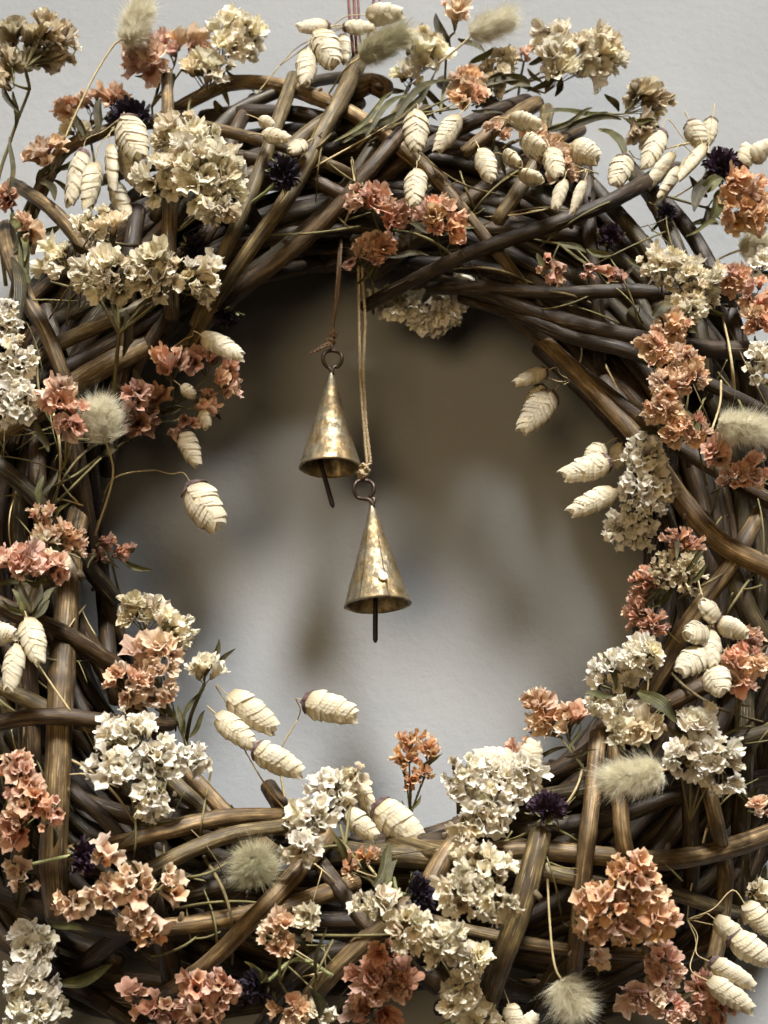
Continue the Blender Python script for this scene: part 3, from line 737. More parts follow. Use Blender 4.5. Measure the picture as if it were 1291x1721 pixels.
def dark_flower(label, x, y, r, face=(0, .2, 1), kind='black', stem=None, sepals=9, sep_l=1.0, off=.022, depth=None, squash=.8, deep=.02):
    d = (dsurf(x, y) + off) if depth is None else depth
    c = P(x, y, d); s = S(c); fv = img_vec(face); R = r*s; pb = c - fv*(.5*R)
    root = empty("dark_flower", pb); set_tag(root, label, "dark flower", "dark dried flower heads in the wreath")
    p = mk_obj("petals", random.choice(DK[kind]), root, TRS((0, 0, 0), frame_z(fv, random.uniform(0, 6)), (R, R, R*1.25*squash))); p['kind'] = 'stuff'
    q = frame_z(fv, random.uniform(0, 6))
    for i in range(sepals):
        a = 2*math.pi*(i+random.uniform(-.25, .25))/sepals; rv = q @ Vector((math.cos(a), math.sin(a), 0))
        p0 = pb - fv*(.10*R) + rv*(.12*R); p1 = pb + rv*(R*random.uniform(.8, 1.15)*sep_l) + fv*(R*random.uniform(-.15, .35))
        leaf_part(root, pb, p0, p1, R*.30, -.18, side=fv, mat=M_SEPAL, name="sepal")
    g = Geo()
    e = [P(xx, yy, d - .5*R - deep*(i+1)/len(stem)) for i, (xx, yy) in enumerate(stem)] if stem else [pb - fv*(.8*R) - EN*.01, pb - fv*R - EN*.04]
    pts = catmull([pb] + e, .003); tube(g, [p_-pb for p_ in pts], .0009, 6)
    for i in range(0, len(pts)-1):            # fine hairs on the stalk
        for k in range(5):
            v = Vector([random.gauss(0, 1) for _ in range(3)]).normalized(); p_ = pts[i].lerp(pts[i+1], random.random())-pb
            sd = v.cross(EN).normalized()*.00006
            g.add([p_-sd, p_+sd, p_+v*.0026], [(0, 1, 2)], cc=[(0, 0, 0)]*3, tip=[0]*3)
    mk_obj("stem", g.mesh("stem", M_SEPAL), root); return root

# ------------------------------------------------------------------ bells
def twine(geo, pts, r=.0009, turns_per_m=260, fuzz=9):
    pts = catmull(pts, .0012); n = len(pts)
    for ply in range(2):
        L = 0; out = []
        for i in range(n):
            if i: L += (pts[i]-pts[i-1]).length
            t = (pts[min(i+1, n-1)] - pts[max(0, i-1)]).normalized(); a = t.cross(Vector((0, 1, 0.1))).normalized(); b = t.cross(a)
            q = 2*math.pi*L*turns_per_m + ply*math.pi
            out.append(pts[i] + a*(math.cos(q)*r*.55) + b*(math.sin(q)*r*.55))
        tube(geo, out, r*.62, 6)
    for i in range(n*fuzz//4):
        p = random.choice(pts); v = Vector([random.gauss(0, 1) for _ in range(3)]).normalized(); sd = v.cross(EN).normalized()*.00005
        geo.add([p-sd, p+sd, p+v*random.uniform(.0012, .0028)], [(0, 1, 2)], cc=[(0, 0, 0)]*3, tip=[0]*3)
def bell(label, ax_px, base_px, half_w, loop_px, loop_r, d, clap, seam, tilt, cords, tw_mat, knot, rot=0.0):
    A = P(*ax_px, d); s = S(A); B = P(*base_px, d); h = (A.z-B.z); R = half_w*s
    root = empty("bell", A); set_tag(root, label, "bell", "brass cone bells hanging in the wreath")
    axis = (Vector((B.x-A.x, 0, -h))).normalized(); Lh = h*1.0
    q = Vector((0, 0, -1)).rotation_difference(axis) @ Quaternion((0, 1, 0), tilt)
    # cone: +u downwards, hammered
    NA, NT = 144, 44; V, F, T = [], [], []
    def pt(t, a, th):
        rad = (.055 + .945*t**1.06)*R - th
        if rad < .0004: rad = .0004
        w_ = mnoise.noise(Vector((math.cos(a)*3.1, math.sin(a)*3.1, t*5.5)))*.030 + mnoise.noise(Vector((math.cos(a)*7, math.sin(a)*7, t*14+7)))*.012
        rad *= 1 + w_*min(1, 4*t)*.9
        if th == 0 and t > .97: rad *= 1.012
        if seam and th == 0: rad += (.0008 if 0 < ((a - seam + math.pi) % (2*math.pi) - math.pi) + .9 < .9 and t > .22 else 0)
        z = -t*Lh + (.012*R*math.sin(3*a+1) if t > .9 else 0)
        return Vector((rad*math.sin(a), -rad*math.cos(a), z))
    for th in (0, .0007):
        for j in range(NT):
            for i in range(NA): V.append(pt(j/(NT-1), 2*math.pi*i/NA, th))
    n1 = NA*NT
    for j in range(NT-1):
        for i in range(NA):
            k = (i+1) % NA
            F.append((j*NA+i, (j+1)*NA+i, (j+1)*NA+k, j*NA+k)); F.append((n1+j*NA+i, n1+j*NA+k, n1+(j+1)*NA+k, n1+(j+1)*NA+i))
    for i in range(NA):
        k = (i+1) % NA; j = NT-1; F.append((j*NA+i, n1+j*NA+i, n1+j*NA+k, j*NA+k))
    V.append(Vector((0, 0, .0004))); F += [(len(V)-1, i, (i+1) % NA) for i in range(NA)]
    mk_obj("cone", mk_mesh("cone", V, F, M_BRASS, True), root, TRS((0, 0, 0), q, 1))
    # wire loop whose ends twist into the apex
    C = P(*loop_px, d); lr = loop_r*s; g = Geo(); pts = []
    neck = A + Vector((0, 0, .001))
    pts.append(neck + Vector((.0012, -.0006, -.004)))
    pts.append(neck + Vector((-.0012, -.0009, .0002)))
    for k in range(13):
        a = -math.pi/2 - .55 - (2*math.pi-1.1)*k/12
        pts.append(C + Vector((lr*math.cos(a), .0012*math.cos(k), lr*math.sin(a)*1.0)))
    pts.append(neck + Vector((.0014, .0006, .001))); pts.append(neck + Vector((-.0004, .0005, -.004)))
    tube(g, [p-A for p in catmull(pts, .001)], .00105, 8)
    mk_obj("loop", g.mesh("loop", M_IRON), root)
    g = Geo(); c1 = P(*clap[0], d); c2 = P(*clap[1], d); c0 = c1 + (c1-c2).normalized()*(h*.45)
    tube(g, [p-A for p in (c0, c1, c1.lerp(c2, .9), c2)], [.0011, .0013, .0013, .0006], 8)
    mk_obj("clapper", g.mesh("clapper", M_CLAP), root)
    if seam:
        rp = pt(.80, seam-.13, 0); nv = Vector((math.sin(seam-.13), -math.cos(seam-.13), .28)).normalized()
        g = Geo(); r_ = 7.8*s; tube(g, [nv*z for z in (0, .0013, .0016)], [r_, r_, r_*.82], 20)
        mk_obj("rivet", g.mesh("rivet", M_RIVET, False), root, TRS(q @ rp, Quaternion(), 1))
    g = Geo()
    for c in cords: twine(g, [P(x, y, d+dz)-A for x, y, dz in c])
    for kx, ky, kr in knot:                      # knot: a few tight wraps
        kc = P(kx, ky, d); R_ = kr*s
        for m in range(3):
            e = Vector([random.gauss(0, 1) for _ in range(3)]).normalized(); f = e.orthogonal().normalized(); f2 = e.cross(f)
            twine(g, [kc - A + (f*math.cos(2*math.pi*i/8) + f2*math.sin(2*math.pi*i/8))*R_*.75 + e*(R_*.3*(m-1)) for i in range(9)], .0008)
    mk_obj("twine", g.mesh("twine", tw_mat), root)
    return root
bell("upper brass cone bell on dark twine with frayed knot, left of the lower bell", (557, 622), (539, 787), 51.5, (559, 603), 16, .070,
     ((546, 803), (560, 853)), None, -.09,
     [[(572, 400, 0), (567, 470, 0), (562, 530, .001), (556, 585, .001)], [(574, 400, .002), (570, 480, .002), (563, 530, .001)],
      [(556, 580, .001), (545, 583, .003), (533, 589, .003), (522, 594, .002)], [(556, 578, .001), (543, 580, .003), (530, 592, .001)]], M_TWINE_D, [(556, 574, 9), (560, 562, 8)])
bell("lower brass cone bell with round rivet and seam, hanging on pale double twine", (625, 845), (635, 1018), 56, (612, 822), 17, .078,
     ((631, 1033), (631, 1080)), .34, .0,
     [[(603, 420, -.004), (603, 470, 0), (604, 560, 0), (606, 640, .001), (612, 720, .001), (617, 780, 0)],
      [(609, 420, -.004), (610, 470, 0), (614, 540, 0), (611, 620, 0), (615, 700, 0), (622, 770, 0), (624, 776, 0), (612, 790, 0)]], M_TWINE, [(612, 786, 8), (608, 797, 8), (616, 792, 6)])

# hanging strap at the top
st = empty("hanging_strap", P(600, 95, .075)); set_tag(st, "dark red raffia strap tied to the top of the wreath", "strap")
for x0, x1, y1, wd, d in ((586, 594, 92, 15, .084), (595, 600, 100, 15, .080), (602, 605, 70, 12, .076), (628, 612, 90, 13, .066), (638, 618, 96, 10, .064)):
    g = Geo(); p0, p1 = P(x0-6, -160, .05), P(x1, y1, d); pm = P(x0, 0, d-.004); s = S(p1)
    tube(g, [p - st.location for p in catmull([p0, pm, p1], .006)], wd*.5*s, 8, True, None, .35)
    mk_obj("strand", g.mesh("strand", M_RAFFIA), st)

# ------------------------------------------------------------------ placements: statice
F_UP = (0, .9, .6); F_UPL = (-.5, .8, .5); F_UPR = (.5, .8, .6); F_CAM = (0, .25, 1); F_DN = (0, -.7, .8); F_R = (.9, .3, .5); F_L = (-.9, .3, .5)
sprig("cream statice cluster at top left beside the pink one", 'cream', 'R', [(395, 62, 48, 44, F_UPR), (348, 118, 52, 34, F_UP)], fs=15, off=.012, stem=[(320, 165), (308, 230)], deep=.01)
sprig("large cream statice head right of two fat quaking grass spikelets, upper left", 'cream', 'R', [(310, 240, 62, 48), (350, 290, 68, 62), (272, 300, 42, 40), (370, 350, 38, 30, F_DN)], fs=14.5, off=.026, stem=[(285, 400)])
sprig("broad cream statice bouquet at the left, below the curled grass spikelets", 'cream', 'R', [(165, 392, 50, 44, F_UP), (100, 440, 42, 32, F_L), (185, 462, 66, 44, F_CAM), (265, 455, 40, 46, F_CAM), (328, 470, 50, 44, F_R)], fs=15, off=.028, stem=[(200, 560), (190, 680)], stem_w=8, leaves=[(215, 520, 210, 600, 16), (60, 470, 22, 370, 24), (40, 560, 25, 430, 22)])
sprig("cream white statice spike cut by the left picture edge", 'white', 'T', [(10, 540, 26, 44), (26, 610, 36, 46), (30, 680, 36, 42)], fs=10, off=.026)
sprig("brown backed cream statice standing up in the top left corner", 'husk', 'R', [(78, 75, 52, 54, (.45, .75, -.5)), (12, 120, 22, 50, (-.4, .7, -.4)), (20, 60, 24, 30, (-.4, .7, -.4))], fs=16, depth=.105, stem=[(50, 150), (20, 230), (-6, 330), (10, 480)], stem_w=7, leaves=[(30, 190, 0, 130, 12, 0), (22, 230, 14, 330, 9, 0)])
sprig("cream statice behind the grey bunny tail at the top centre", 'cream', 'R', [(715, 90, 46, 44, F_UPR), (690, 128, 36, 22)], fs=15, off=.004, stem=[(660, 190), (600, 250)], leaves=[(590, 250, 735, 118, 15), (610, 225, 700, 150, 12), (650, 205, 775, 125, 15), (560, 240, 665, 160, 9)])
sprig("big cream statice head against the wall at the upper right", 'cream', 'R', [(945, 108, 54, 46, F_UPR), (1000, 92, 54, 48, F_R), (928, 62, 32, 28, F_UPL)], fs=15, off=.002, stem=[(880, 140), (800, 180)], leaves=[(890, 145, 845, 125, 22)])
sprig("brownish cream statice seen from the side, above the row of spikelets", 'husk', 'R', [(1082, 170, 50, 36, (.7, .5, -.3)), (1075, 215, 38, 26, (.7, -.4, -.1))], fs=14, off=.002, stem=[(1020, 190), (920, 215), (820, 260)], leaves=[(1045, 205, 905, 212, 12), (1020, 185, 910, 196, 13), (1010, 215, 1060, 275, 18), (1000, 190, 880, 225, 8)])
sprig("small cream statice between bunny tail and big cream head at the top", 'beige', 'R', [(828, 128, 42, 30), (848, 100, 28, 20)], fs=12.5, off=.006, leaves=[(790, 110, 830, 80, 12), (800, 150, 880, 128, 14)])
sprig("dense cream statice head at the right beside the orange pink one", 'cream', 'R', [(1118, 450, 48, 36), (1165, 480, 56, 50), (1160, 515, 34, 26)], fs=11.5, off=.03, k=1.0)
sprig("hanging spike of white tube flowers at the right inner edge", 'white', 'T', [(1085, 765, 40, 40, (-.1, .4, 1)), (1085, 825, 54, 44, (0, -.3, 1)), (1062, 885, 48, 44, (-.3, -.8, .7))], fs=9.5, off=.024, stem=[(1100, 760), (1110, 700)])
sprig("shaded white statice hanging under the top arch right of the twine", 'white', 'R', [(668, 505, 38, 34, (-.3, -.6, .6)), (730, 522, 46, 38, (0, -.7, .6)), (768, 485, 40, 46, (.5, -.5, .6))], fs=17, k=1.5, depth=.058, stem=[(720, 440), (730, 380)])
sprig("cream statice rising over the peach florets at the left inner edge", 'cream', 'R', [(240, 1030, 44, 34, F_UP), (290, 1065, 40, 40, F_R)], fs=14, off=.020, stem=[(270, 1160), (320, 1260)])
sprig("peach trumpet statice below cream crown at the left inner edge", 'blush', 'R', [(262, 1105, 44, 36), (210, 1150, 32, 40), (265, 1155, 42, 38)], fs=15, off=.030, stem=[(300, 1220), (330, 1290)])
sprig("single cream cup with dark calyx on a green stalk, left inner edge", 'cream', 'R', [(343, 1118, 30, 24, (0, 1, .3))], fs=14, off=.030, stem=[(322, 1200), (312, 1250)], stem_w=8, leaves=[(318, 1240, 346, 1195, 9, .02), (308, 1240, 302, 1185, 10, .02)])
sprig("white tube flower cluster at lower left above the two leaning canes", 'white', 'T', [(215, 1235, 60, 42, F_UPL), (190, 1290, 46, 40), (262, 1280, 56, 48), (320, 1278, 34, 34, F_R), (255, 1345, 34, 46, F_DN)], fs=11.5, off=.03, stem=[(260, 1400)])
sprig("cream trumpet statice with dark stalk at bottom centre beside two spikelets", 'white', 'T', [(555, 1325, 46, 34), (525, 1372, 46, 36), (508, 1425, 36, 32), (592, 1305, 24, 22, F_UP, 'beige')], fs=12, off=.028, stem=[(580, 1420), (660, 1530)], stem_w=7)
sprig("cream and beige statice at the bottom inner rim beside the purple flower", 'white', 'T', [(785, 1310, 46, 44), (845, 1320, 56, 44), (815, 1370, 52, 36, F_DN), (780, 1400, 34, 26, F_DN, 'beige'), (880, 1300, 34, 28)], fs=11.5, off=.026)
sprig("round cream statice ball at the lower centre left of the thick leaning cane", 'cream', 'R', [(812, 1460, 50, 44, F_UP), (775, 1505, 40, 42), (835, 1515, 38, 40, F_DN)], fs=13, off=.032)
sprig("slanting band of cream statice at the bottom centre", 'cream', 'R', [(632, 1525, 40, 34, F_UPL), (690, 1560, 46, 36), (745, 1585, 44, 34), (790, 1615, 34, 30), (775, 1665, 34, 36), (805, 1710, 32, 34)], fs=13.5, off=.034)
sprig("white statice at the right inner edge below the reddish sprig", 'white', 'R', [(1035, 1135, 52, 44, F_UPL), (1090, 1105, 36, 34), (1010, 1180, 42, 30, F_DN), (1045, 1195, 38, 26, F_DN)], fs=13, off=.026, leaves=[(1075, 1160, 1138, 1212, 26, .03)])
sprig("white statice at the lower right beside the lying bunny tail", 'white', 'R', [(1170, 1215, 42, 34, F_UP), (1150, 1275, 40, 36), (1200, 1270, 42, 42), (1215, 1315, 36, 26, F_DN)], fs=13, off=.030, stem=[(1160, 1380)])
sprig("few loose beige petals above the lying bunny tail", 'beige', 'R', [(1045, 1230, 26, 24), (1080, 1222, 24, 22)], fs=16, off=.026)
sprig("dim greyish white statice in the bottom left corner", 'white', 'R', [(48, 1592, 40, 36), (50, 1650, 50, 44), (60, 1705, 52, 40)], fs=14, off=.028, leaves=[(95, 1655, 190, 1625, 22, .02), (80, 1540, 150, 1570, 14, .02)])
sprig("white statice tip at the right picture edge below the peach florets", 'white', 'T', [(1282, 612, 32, 40)], fs=11, off=.012)
sprig("tiny white flower at the right edge under the pale bunny tail", 'white', 'T', [(1278, 440, 26, 24)], fs=11, off=.006)
sprig("small white blossom at the right edge beside a vertical cane", 'blush', 'R', [(1278, 1362, 26, 20)], fs=13, off=.024)
sprig("dull white statice above grass spikelets at the lower right edge", 'beige', 'T', [(1275, 1505, 20, 34)], fs=10, off=.01, leaves=[(1262, 1560, 1270, 1470, 12, .01)])

sprig("pink statice at the top left under the upright bunny tail", 'pink', 'R', [(245, 95, 36, 36, F_UPL), (290, 75, 40, 26, F_UP), (330, 72, 28, 24, F_UPR), (262, 120, 24, 22)], fs=16, off=.008, stem=[(255, 180), (265, 260)])
sprig("peach statice at the far left above the slanting cane", 'peach', 'R', [(78, 255, 38, 28, F_UP)], fs=15, off=.018, stem=[(62, 310), (40, 400)], leaves=[(70, 300, 95, 335, 14, .015), (60, 310, 88, 275, 14, .01)])
sprig("peach florets cut by the left edge beside the grass spikelets", 'peach', 'R', [(12, 328, 24, 18), (46, 384, 16, 26)], fs=14, off=.016, stem=[(30, 430), (15, 520)], stem_w=7, leaves=[(40, 440, 30, 350, 16, .012), (20, 420, 60, 365, 12, .01)])
sprig("small peach and green sprig left of the black flower at top left", 'peach', 'R', [(115, 182, 26, 22, F_UPL), (150, 170, 26, 18, F_UP), (190, 160, 26, 14, F_UP), (125, 215, 26, 18, None, 'beige')], fs=12, off=.006, stem=[(150, 220), (160, 280)], leaves=[(160, 225, 172, 165, 16, .01), (140, 230, 128, 190, 14, .01)])
sprig("pink flower on an upright leafy stalk at the top edge", 'pink', 'R', [(765, 22, 28, 24, F_UP)], fs=13, off=.006, stem=[(752, 70), (748, 130), (740, 190)], leaves=[(750, 100, 736, 22, 18, .0)])
sprig("dense peach statice head at the top right of the leaf blades", 'peach', 'R', [(786, 130, 28, 26), (785, 160, 30, 26)], fs=12, off=.020, stem=[(700, 190), (620, 240)], k=1.2)
sprig("tiny peach bud tips left of the big cream head, top right", 'coral', 'S', [(882, 92, 16, 18)], fs=10, off=.004)
sprig("single small peach floret right of the two hanging spikelets", 'peach', 'R', [(833, 218, 23, 20)], fs=13, off=.022)
sprig("peach florets peeking out among the open cream spikelets", 'peach', 'R', [(925, 255, 36, 28), (950, 285, 26, 24), (900, 225, 24, 18)], fs=12, off=.012)
sprig("dusty coral statice on the arch above the pale twine, upper one", 'rose', 'R', [(625, 335, 42, 30), (660, 362, 26, 24)], fs=15, off=.020)
sprig("dusty coral statice right of the twine under a hanging spikelet", 'coral', 'R', [(735, 368, 36, 38), (762, 385, 22, 26)], fs=15, off=.016)
sprig("dusty coral statice right where the pale twine begins", 'coral', 'R', [(610, 430, 30, 32), (642, 410, 26, 24)], fs=14, off=.016)
sprig("big orange statice at the right edge under the black flower", 'orange', 'R', [(1245, 318, 40, 42, F_R), (1268, 355, 40, 40, F_R), (1232, 362, 36, 32, (.3, -.4, .8))], fs=16, off=.014, stem=[(1190, 350), (1120, 330)], leaves=[(1175, 320, 1215, 300, 24, .02), (1190, 300, 1165, 355, 24, .015), (1215, 320, 1190, 372, 22, .015), (1150, 390, 1215, 378, 8, .01)])
sprig("pale rose fan florets on a dark leafy stalk at the right", 'rose', 'S', [(932, 455, 30, 26, F_DN), (995, 455, 28, 18, (.3, -.5, .8)), (1035, 460, 22, 16)], fs=15, off=.018, stem=[(940, 410), (880, 400)], leaves=[(905, 425, 912, 465, 12, .02), (940, 405, 985, 425, 12, .02), (985, 420, 1030, 430, 12, .02)])
sprig("coral pink statice at the right edge beside the dense cream head", 'coral', 'R', [(1235, 468, 28, 30), (1262, 500, 30, 34), (1275, 540, 24, 22)], fs=14, off=.020)
sprig("tall column of peach statice at the right crossing the long canes", 'peach', 'R', [(1130, 550, 34, 26), (1105, 585, 34, 28), (1150, 600, 30, 26), (1160, 635, 32, 26), (1120, 650, 36, 32), (1115, 690, 36, 24, F_DN)], fs=11.5, off=.032, leaves=[(1095, 530, 1130, 510, 20, .035), (1150, 545, 1170, 560, 16, .035)], k=1.1)
sprig("peach fan florets beside the pale bunny tail at the right", 'peach', 'R', [(1135, 720, 26, 24), (1165, 722, 26, 24)], fs=12.5, off=.028, leaves=[(1155, 690, 1172, 725, 16, .03)])
sprig("coral statice under the pale bunny tail at the right edge", 'coral', 'R', [(1205, 760, 24, 30), (1240, 800, 38, 24), (1270, 790, 24, 26)], fs=11.5, off=.026)
sprig("orange coral statice at the left below the grass spikelet pointing right", 'coral', 'R', [(285, 610, 42, 26, F_UP), (345, 605, 46, 26, F_UP), (380, 640, 28, 30, F_R), (345, 675, 30, 26, F_R)], fs=15, off=.022, stem=[(290, 680), (220, 740)])
sprig("rose statice florets left of the round bunny tail", 'pink', 'R', [(102, 665, 26, 28), (120, 705, 30, 34)], fs=15, off=.028, stem=[(110, 780), (60, 860)], leaves=[(80, 760, 60, 700, 14, .02), (72, 800, 66, 860, 12, .02), (62, 850, 95, 790, 12, .02)])
sprig("rose statice florets right of the round bunny tail", 'rose', 'R', [(235, 705, 32, 38), (262, 685, 28, 28), (228, 660, 22, 20)], fs=15, off=.026, stem=[(170, 770), (90, 850)], leaves=[(200, 755, 165, 762, 16, .024)])
sprig("dark rose floret above the downward spikelet at left inner edge", 'rose', 'R', [(310, 715, 22, 26, F_DN)], fs=13, off=.020)
sprig("brownish coral statice at the left above the pink head", 'peach', 'S', [(68, 865, 28, 18, F_UP), (85, 895, 36, 26, F_UP), (120, 910, 32, 30, F_R), (70, 915, 30, 24, None, 'beige')], fs=11, off=.022, k=1.3)
sprig("pink statice head with green calyx at the left picture edge", 'pink', 'R', [(30, 945, 46, 32, F_UP), (80, 952, 30, 28, F_UPR)], fs=15, off=.028, stem=[(58, 1040), (60, 1090)], leaves=[(58, 1035, 95, 985, 13, .03), (55, 1030, 70, 980, 11, .03), (50, 1035, 20, 990, 12, .03), (50, 1030, 35, 975, 11, .03), (55, 1040, 85, 1010, 12, .032), (45, 1035, 3, 1010, 12, .03)], k=1.1)
sprig("little dark rose twig reaching into the opening at left", 'rose', 'S', [(178, 912, 22, 16, F_R), (205, 930, 22, 16, F_R), (165, 935, 18, 16)], fs=8, off=.014, leaves=[(170, 920, 202, 955, 5, .016), (160, 925, 150, 955, 6, .016)])
sprig("coral statice at the left edge below the dark cane band", 'coral', 'T', [(28, 1290, 36, 30, F_UP), (50, 1340, 40, 38), (28, 1385, 34, 34), (82, 1370, 24, 30)], fs=12.5, off=.028)
sprig("two pale peach florets at lower left edge under the coral ones", 'blush', 'T', [(28, 1460, 26, 22), (35, 1488, 26, 16)], fs=12.5, off=.028)
sprig("long spray of peach trumpet florets at the lower left", 'blush', 'T', [(115, 1520, 40, 24), (175, 1500, 36, 30), (175, 1435, 24, 24), (225, 1490, 38, 36), (285, 1490, 26, 34, F_R), (240, 1545, 44, 26, F_DN), (245, 1570, 30, 20, F_DN, 'orange')], fs=13, off=.03, k=.85)
sprig("rose statice lying along the bottom edge at left", 'rose', 'T', [(330, 1660, 40, 28), (375, 1665, 32, 34), (270, 1695, 50, 26), (330, 1705, 50, 24), (225, 1665, 18, 16)], fs=13.5, off=.030)
sprig("peach statice below the olive bunny tail at the bottom", 'blush', 'R', [(470, 1558, 34, 24), (465, 1590, 34, 20), (520, 1545, 22, 34, None, 'beige')], fs=14, off=.032, stem=[(470, 1650), (500, 1700)])
sprig("yellow pink statice at the bottom edge under the green calyx", 'blush', 'R', [(490, 1695, 36, 26), (530, 1700, 20, 26, None, 'cream')], fs=14, off=.034, stem=[(530, 1640), (560, 1580)], leaves=[(528, 1660, 540, 1712, 20, .045), (545, 1560, 528, 1650, 7, .04)])
sprig("deep coral shaded statice below the slanting cream band", 'rose', 'R', [(640, 1600, 32, 26), (625, 1650, 40, 32), (665, 1650, 34, 36), (620, 1700, 44, 32)], fs=15, off=.018)
sprig("upright orange statice spike standing in the bottom of the opening", 'orange', 'S', [(688, 1245, 26, 22, F_UP), (722, 1262, 20, 26, F_UP), (680, 1278, 28, 20), (715, 1300, 24, 18), (692, 1310, 22, 20)], fs=10.5, depth=.088, stem=[(690, 1370), (655, 1450), (640, 1520)], k=1.3, leaves=[(690, 1365, 708, 1335, 7, .0), (686, 1372, 676, 1345, 6, .0)])
sprig("peach statice at the lower right inner rim against the wall", 'peach', 'R', [(905, 1185, 28, 32, F_UPL), (918, 1218, 34, 28, F_L), (960, 1212, 28, 32, F_UP)], fs=14, off=.012, stem=[(980, 1290), (1020, 1380)], leaves=[(960, 1260, 975, 1215, 7, .012), (950, 1270, 1005, 1262, 6, .012)])
sprig("peach florets behind the two fat spikelets at the bottom rim", 'peach', 'R', [(880, 1258, 34, 20, F_UP)], fs=12.5, off=.012)
sprig("reddish sprig with green calyx tubes at the right inner edge", 'rose', 'S', [(1085, 980, 30, 34, F_L), (1070, 1030, 26, 34, F_L), (1150, 910, 40, 26, F_UP), (1120, 960, 30, 40, None, 'beige'), (1155, 965, 34, 40, None, 'beige'), (1100, 1050, 26, 30)], fs=9, off=.024, k=1.2, leaves=[(1150, 960, 1185, 925, 10, .03), (1140, 940, 1130, 890, 9, .03), (1160, 980, 1190, 950, 9, .03)])
sprig("rose statice at the right edge beside the star of spikelets", 'rose', 'R', [(1262, 1075, 26, 26), (1258, 1115, 38, 32, None, 'coral'), (1248, 1150, 28, 20, None, 'coral')], fs=13, off=.024)
sprig("large orange peach trumpet statice at the lower right", 'orange', 'T', [(1060, 1465, 50, 34, F_UP), (1075, 1505, 52, 38), (1010, 1520, 50, 40, F_L), (1050, 1560, 44, 32, F_DN), (1110, 1545, 32, 32), (1000, 1565, 30, 26, F_DN)], fs=14, off=.034, k=1.1)
sprig("pale peach floret hanging below the large orange statice", 'blush', 'T', [(1008, 1612, 18, 20, F_DN)], fs=13, off=.03)
sprig("pink statice at the bottom right below the large orange one", 'pink', 'R', [(1105, 1610, 32, 28), (1115, 1640, 34, 26), (1085, 1680, 36, 28), (1125, 1695, 26, 26)], fs=12.5, off=.030)
sprig("rose statice at the bottom right edge under the spikelets", 'rose', 'R', [(1180, 1665, 26, 24), (1210, 1690, 34, 30), (1175, 1710, 34, 20)], fs=13, off=.016)
sprig("small orange floret behind the spikelets at bottom centre", 'orange', 'S', [(612, 1440, 30, 22, F_UP), (588, 1462, 20, 18)], fs=9.5, off=.016, stem=[(640, 1490), (650, 1540)], leaves=[(628, 1490, 660, 1420, 20, .018), (640, 1500, 668, 1445, 14, .02)])

# ------------------------------------------------------------------ placements: quaking grass
grass("three spikelets lying on top of the wreath before the red strap", [(553, 44, 495, 46, 29, .3), (578, 46, 634, 46, 27, -.3), (616, 26, 683, 22, 38, .5)], node=(470, 110), stem=[(430, 160), (380, 215)], off=.018, deep=.01)
grass("two large pale spikelets hanging over the cane at the top centre", [(535, 58, 566, 120, 50, .2, 20), (518, 86, 512, 150, 36, -.3, 14), (575, 62, 582, 110, 30, .8, 6, -.006)], node=(545, 40), stem=[(590, 110)], off=.024)
grass("two short spikelets above the black flower at the upper centre", [(442, 226, 491, 236, 27, .1, 10), (512, 240, 487, 262, 30, .4, 18), (436, 200, 462, 212, 22, .2)], off=.020)
grass("spikelet pair hanging from a long straw under the peach head", [(700, 190, 698, 262, 44, .1, 8), (770, 196, 731, 258, 36, -.3, 5)], node=(650, 212), stem=[(580, 252), (508, 292)], off=.026, deep=.0)
grass("single spikelet dangling above the dusty coral florets", [(700, 288, 696, 352, 38, .2, 8)], node=(706, 262), stem=[(690, 230)], off=.028)
grass("loose heap of open cream spikelets on the upper right arch", [(808, 254, 828, 308, 36, .3, 12), (858, 200, 910, 214, 36, .9, 16), (850, 262, 874, 282, 34, 1.2, 26), (880, 240, 916, 258, 42, .8, 26), (876, 296, 912, 306, 34, 1.1, 24), (925, 252, 938, 304, 36, .2, 14)], off=.034)
grass("two small brownish spikelets hanging below the open cream heap", [(948, 304, 930, 356, 24, .2), (982, 304, 960, 362, 22, -.6)], node=(985, 285), stem=[(1000, 300)], off=.034)
grass("brown based spikelet behind the heap, pointing right", [(962, 246, 1010, 272, 44, .3, 6)], node=(950, 250), off=.024)
grass("single plump spikelet left of the slanting spikelet row", [(1052, 264, 1030, 318, 40, .1, 8)], node=(1075, 268), stem=[(1120, 250), (1160, 240)], off=.022, deep=-.004)
grass("row of slanting spikelets at the upper right beside the black flower", [(1112, 222, 1080, 290, 36, .4, 6), (1132, 258, 1080, 324, 28, -.7, 4), (1184, 246, 1134, 308, 28, .9, 4), (1142, 282, 1104, 338, 26, -.8, 6), (1160, 206, 1180, 250, 36, .5, 4, -.02), (1196, 200, 1186, 248, 30, .5, 0, -.024)], node=(1190, 262), stem=[(1180, 300), (1120, 340)], off=.026)
grass("pale spikelets at the right edge above the orange statice", [(1248, 282, 1258, 240, 32, .5), (1262, 268, 1296, 240, 36, .4)], off=.0)
grass("bunch of big curled spikelets at the upper left beside the cream head", [(212, 200, 238, 276, 54, .1, 10), (160, 274, 146, 356, 38, -.8, 6), (186, 246, 192, 328, 30, .9, 4), (206, 246, 232, 314, 40, .4, 0, -.008), (190, 308, 222, 382, 34, .5, 0, -.014), (140, 256, 116, 350, 38, .6, 0, -.012)], node=(200, 200), stem=[(240, 220)], off=.034)
grass("cream spikelet pointing right above the orange coral statice at left", [(340, 564, 414, 604, 36, -.2, 4)], node=(310, 570), stem=[(270, 600)], off=.024)
grass("small spikelets hanging under the coral statice at left", [(308, 728, 334, 786, 36, .3), (340, 690, 350, 722, 26, .3), (306, 650, 330, 668, 24, .4, 6)], off=.020)
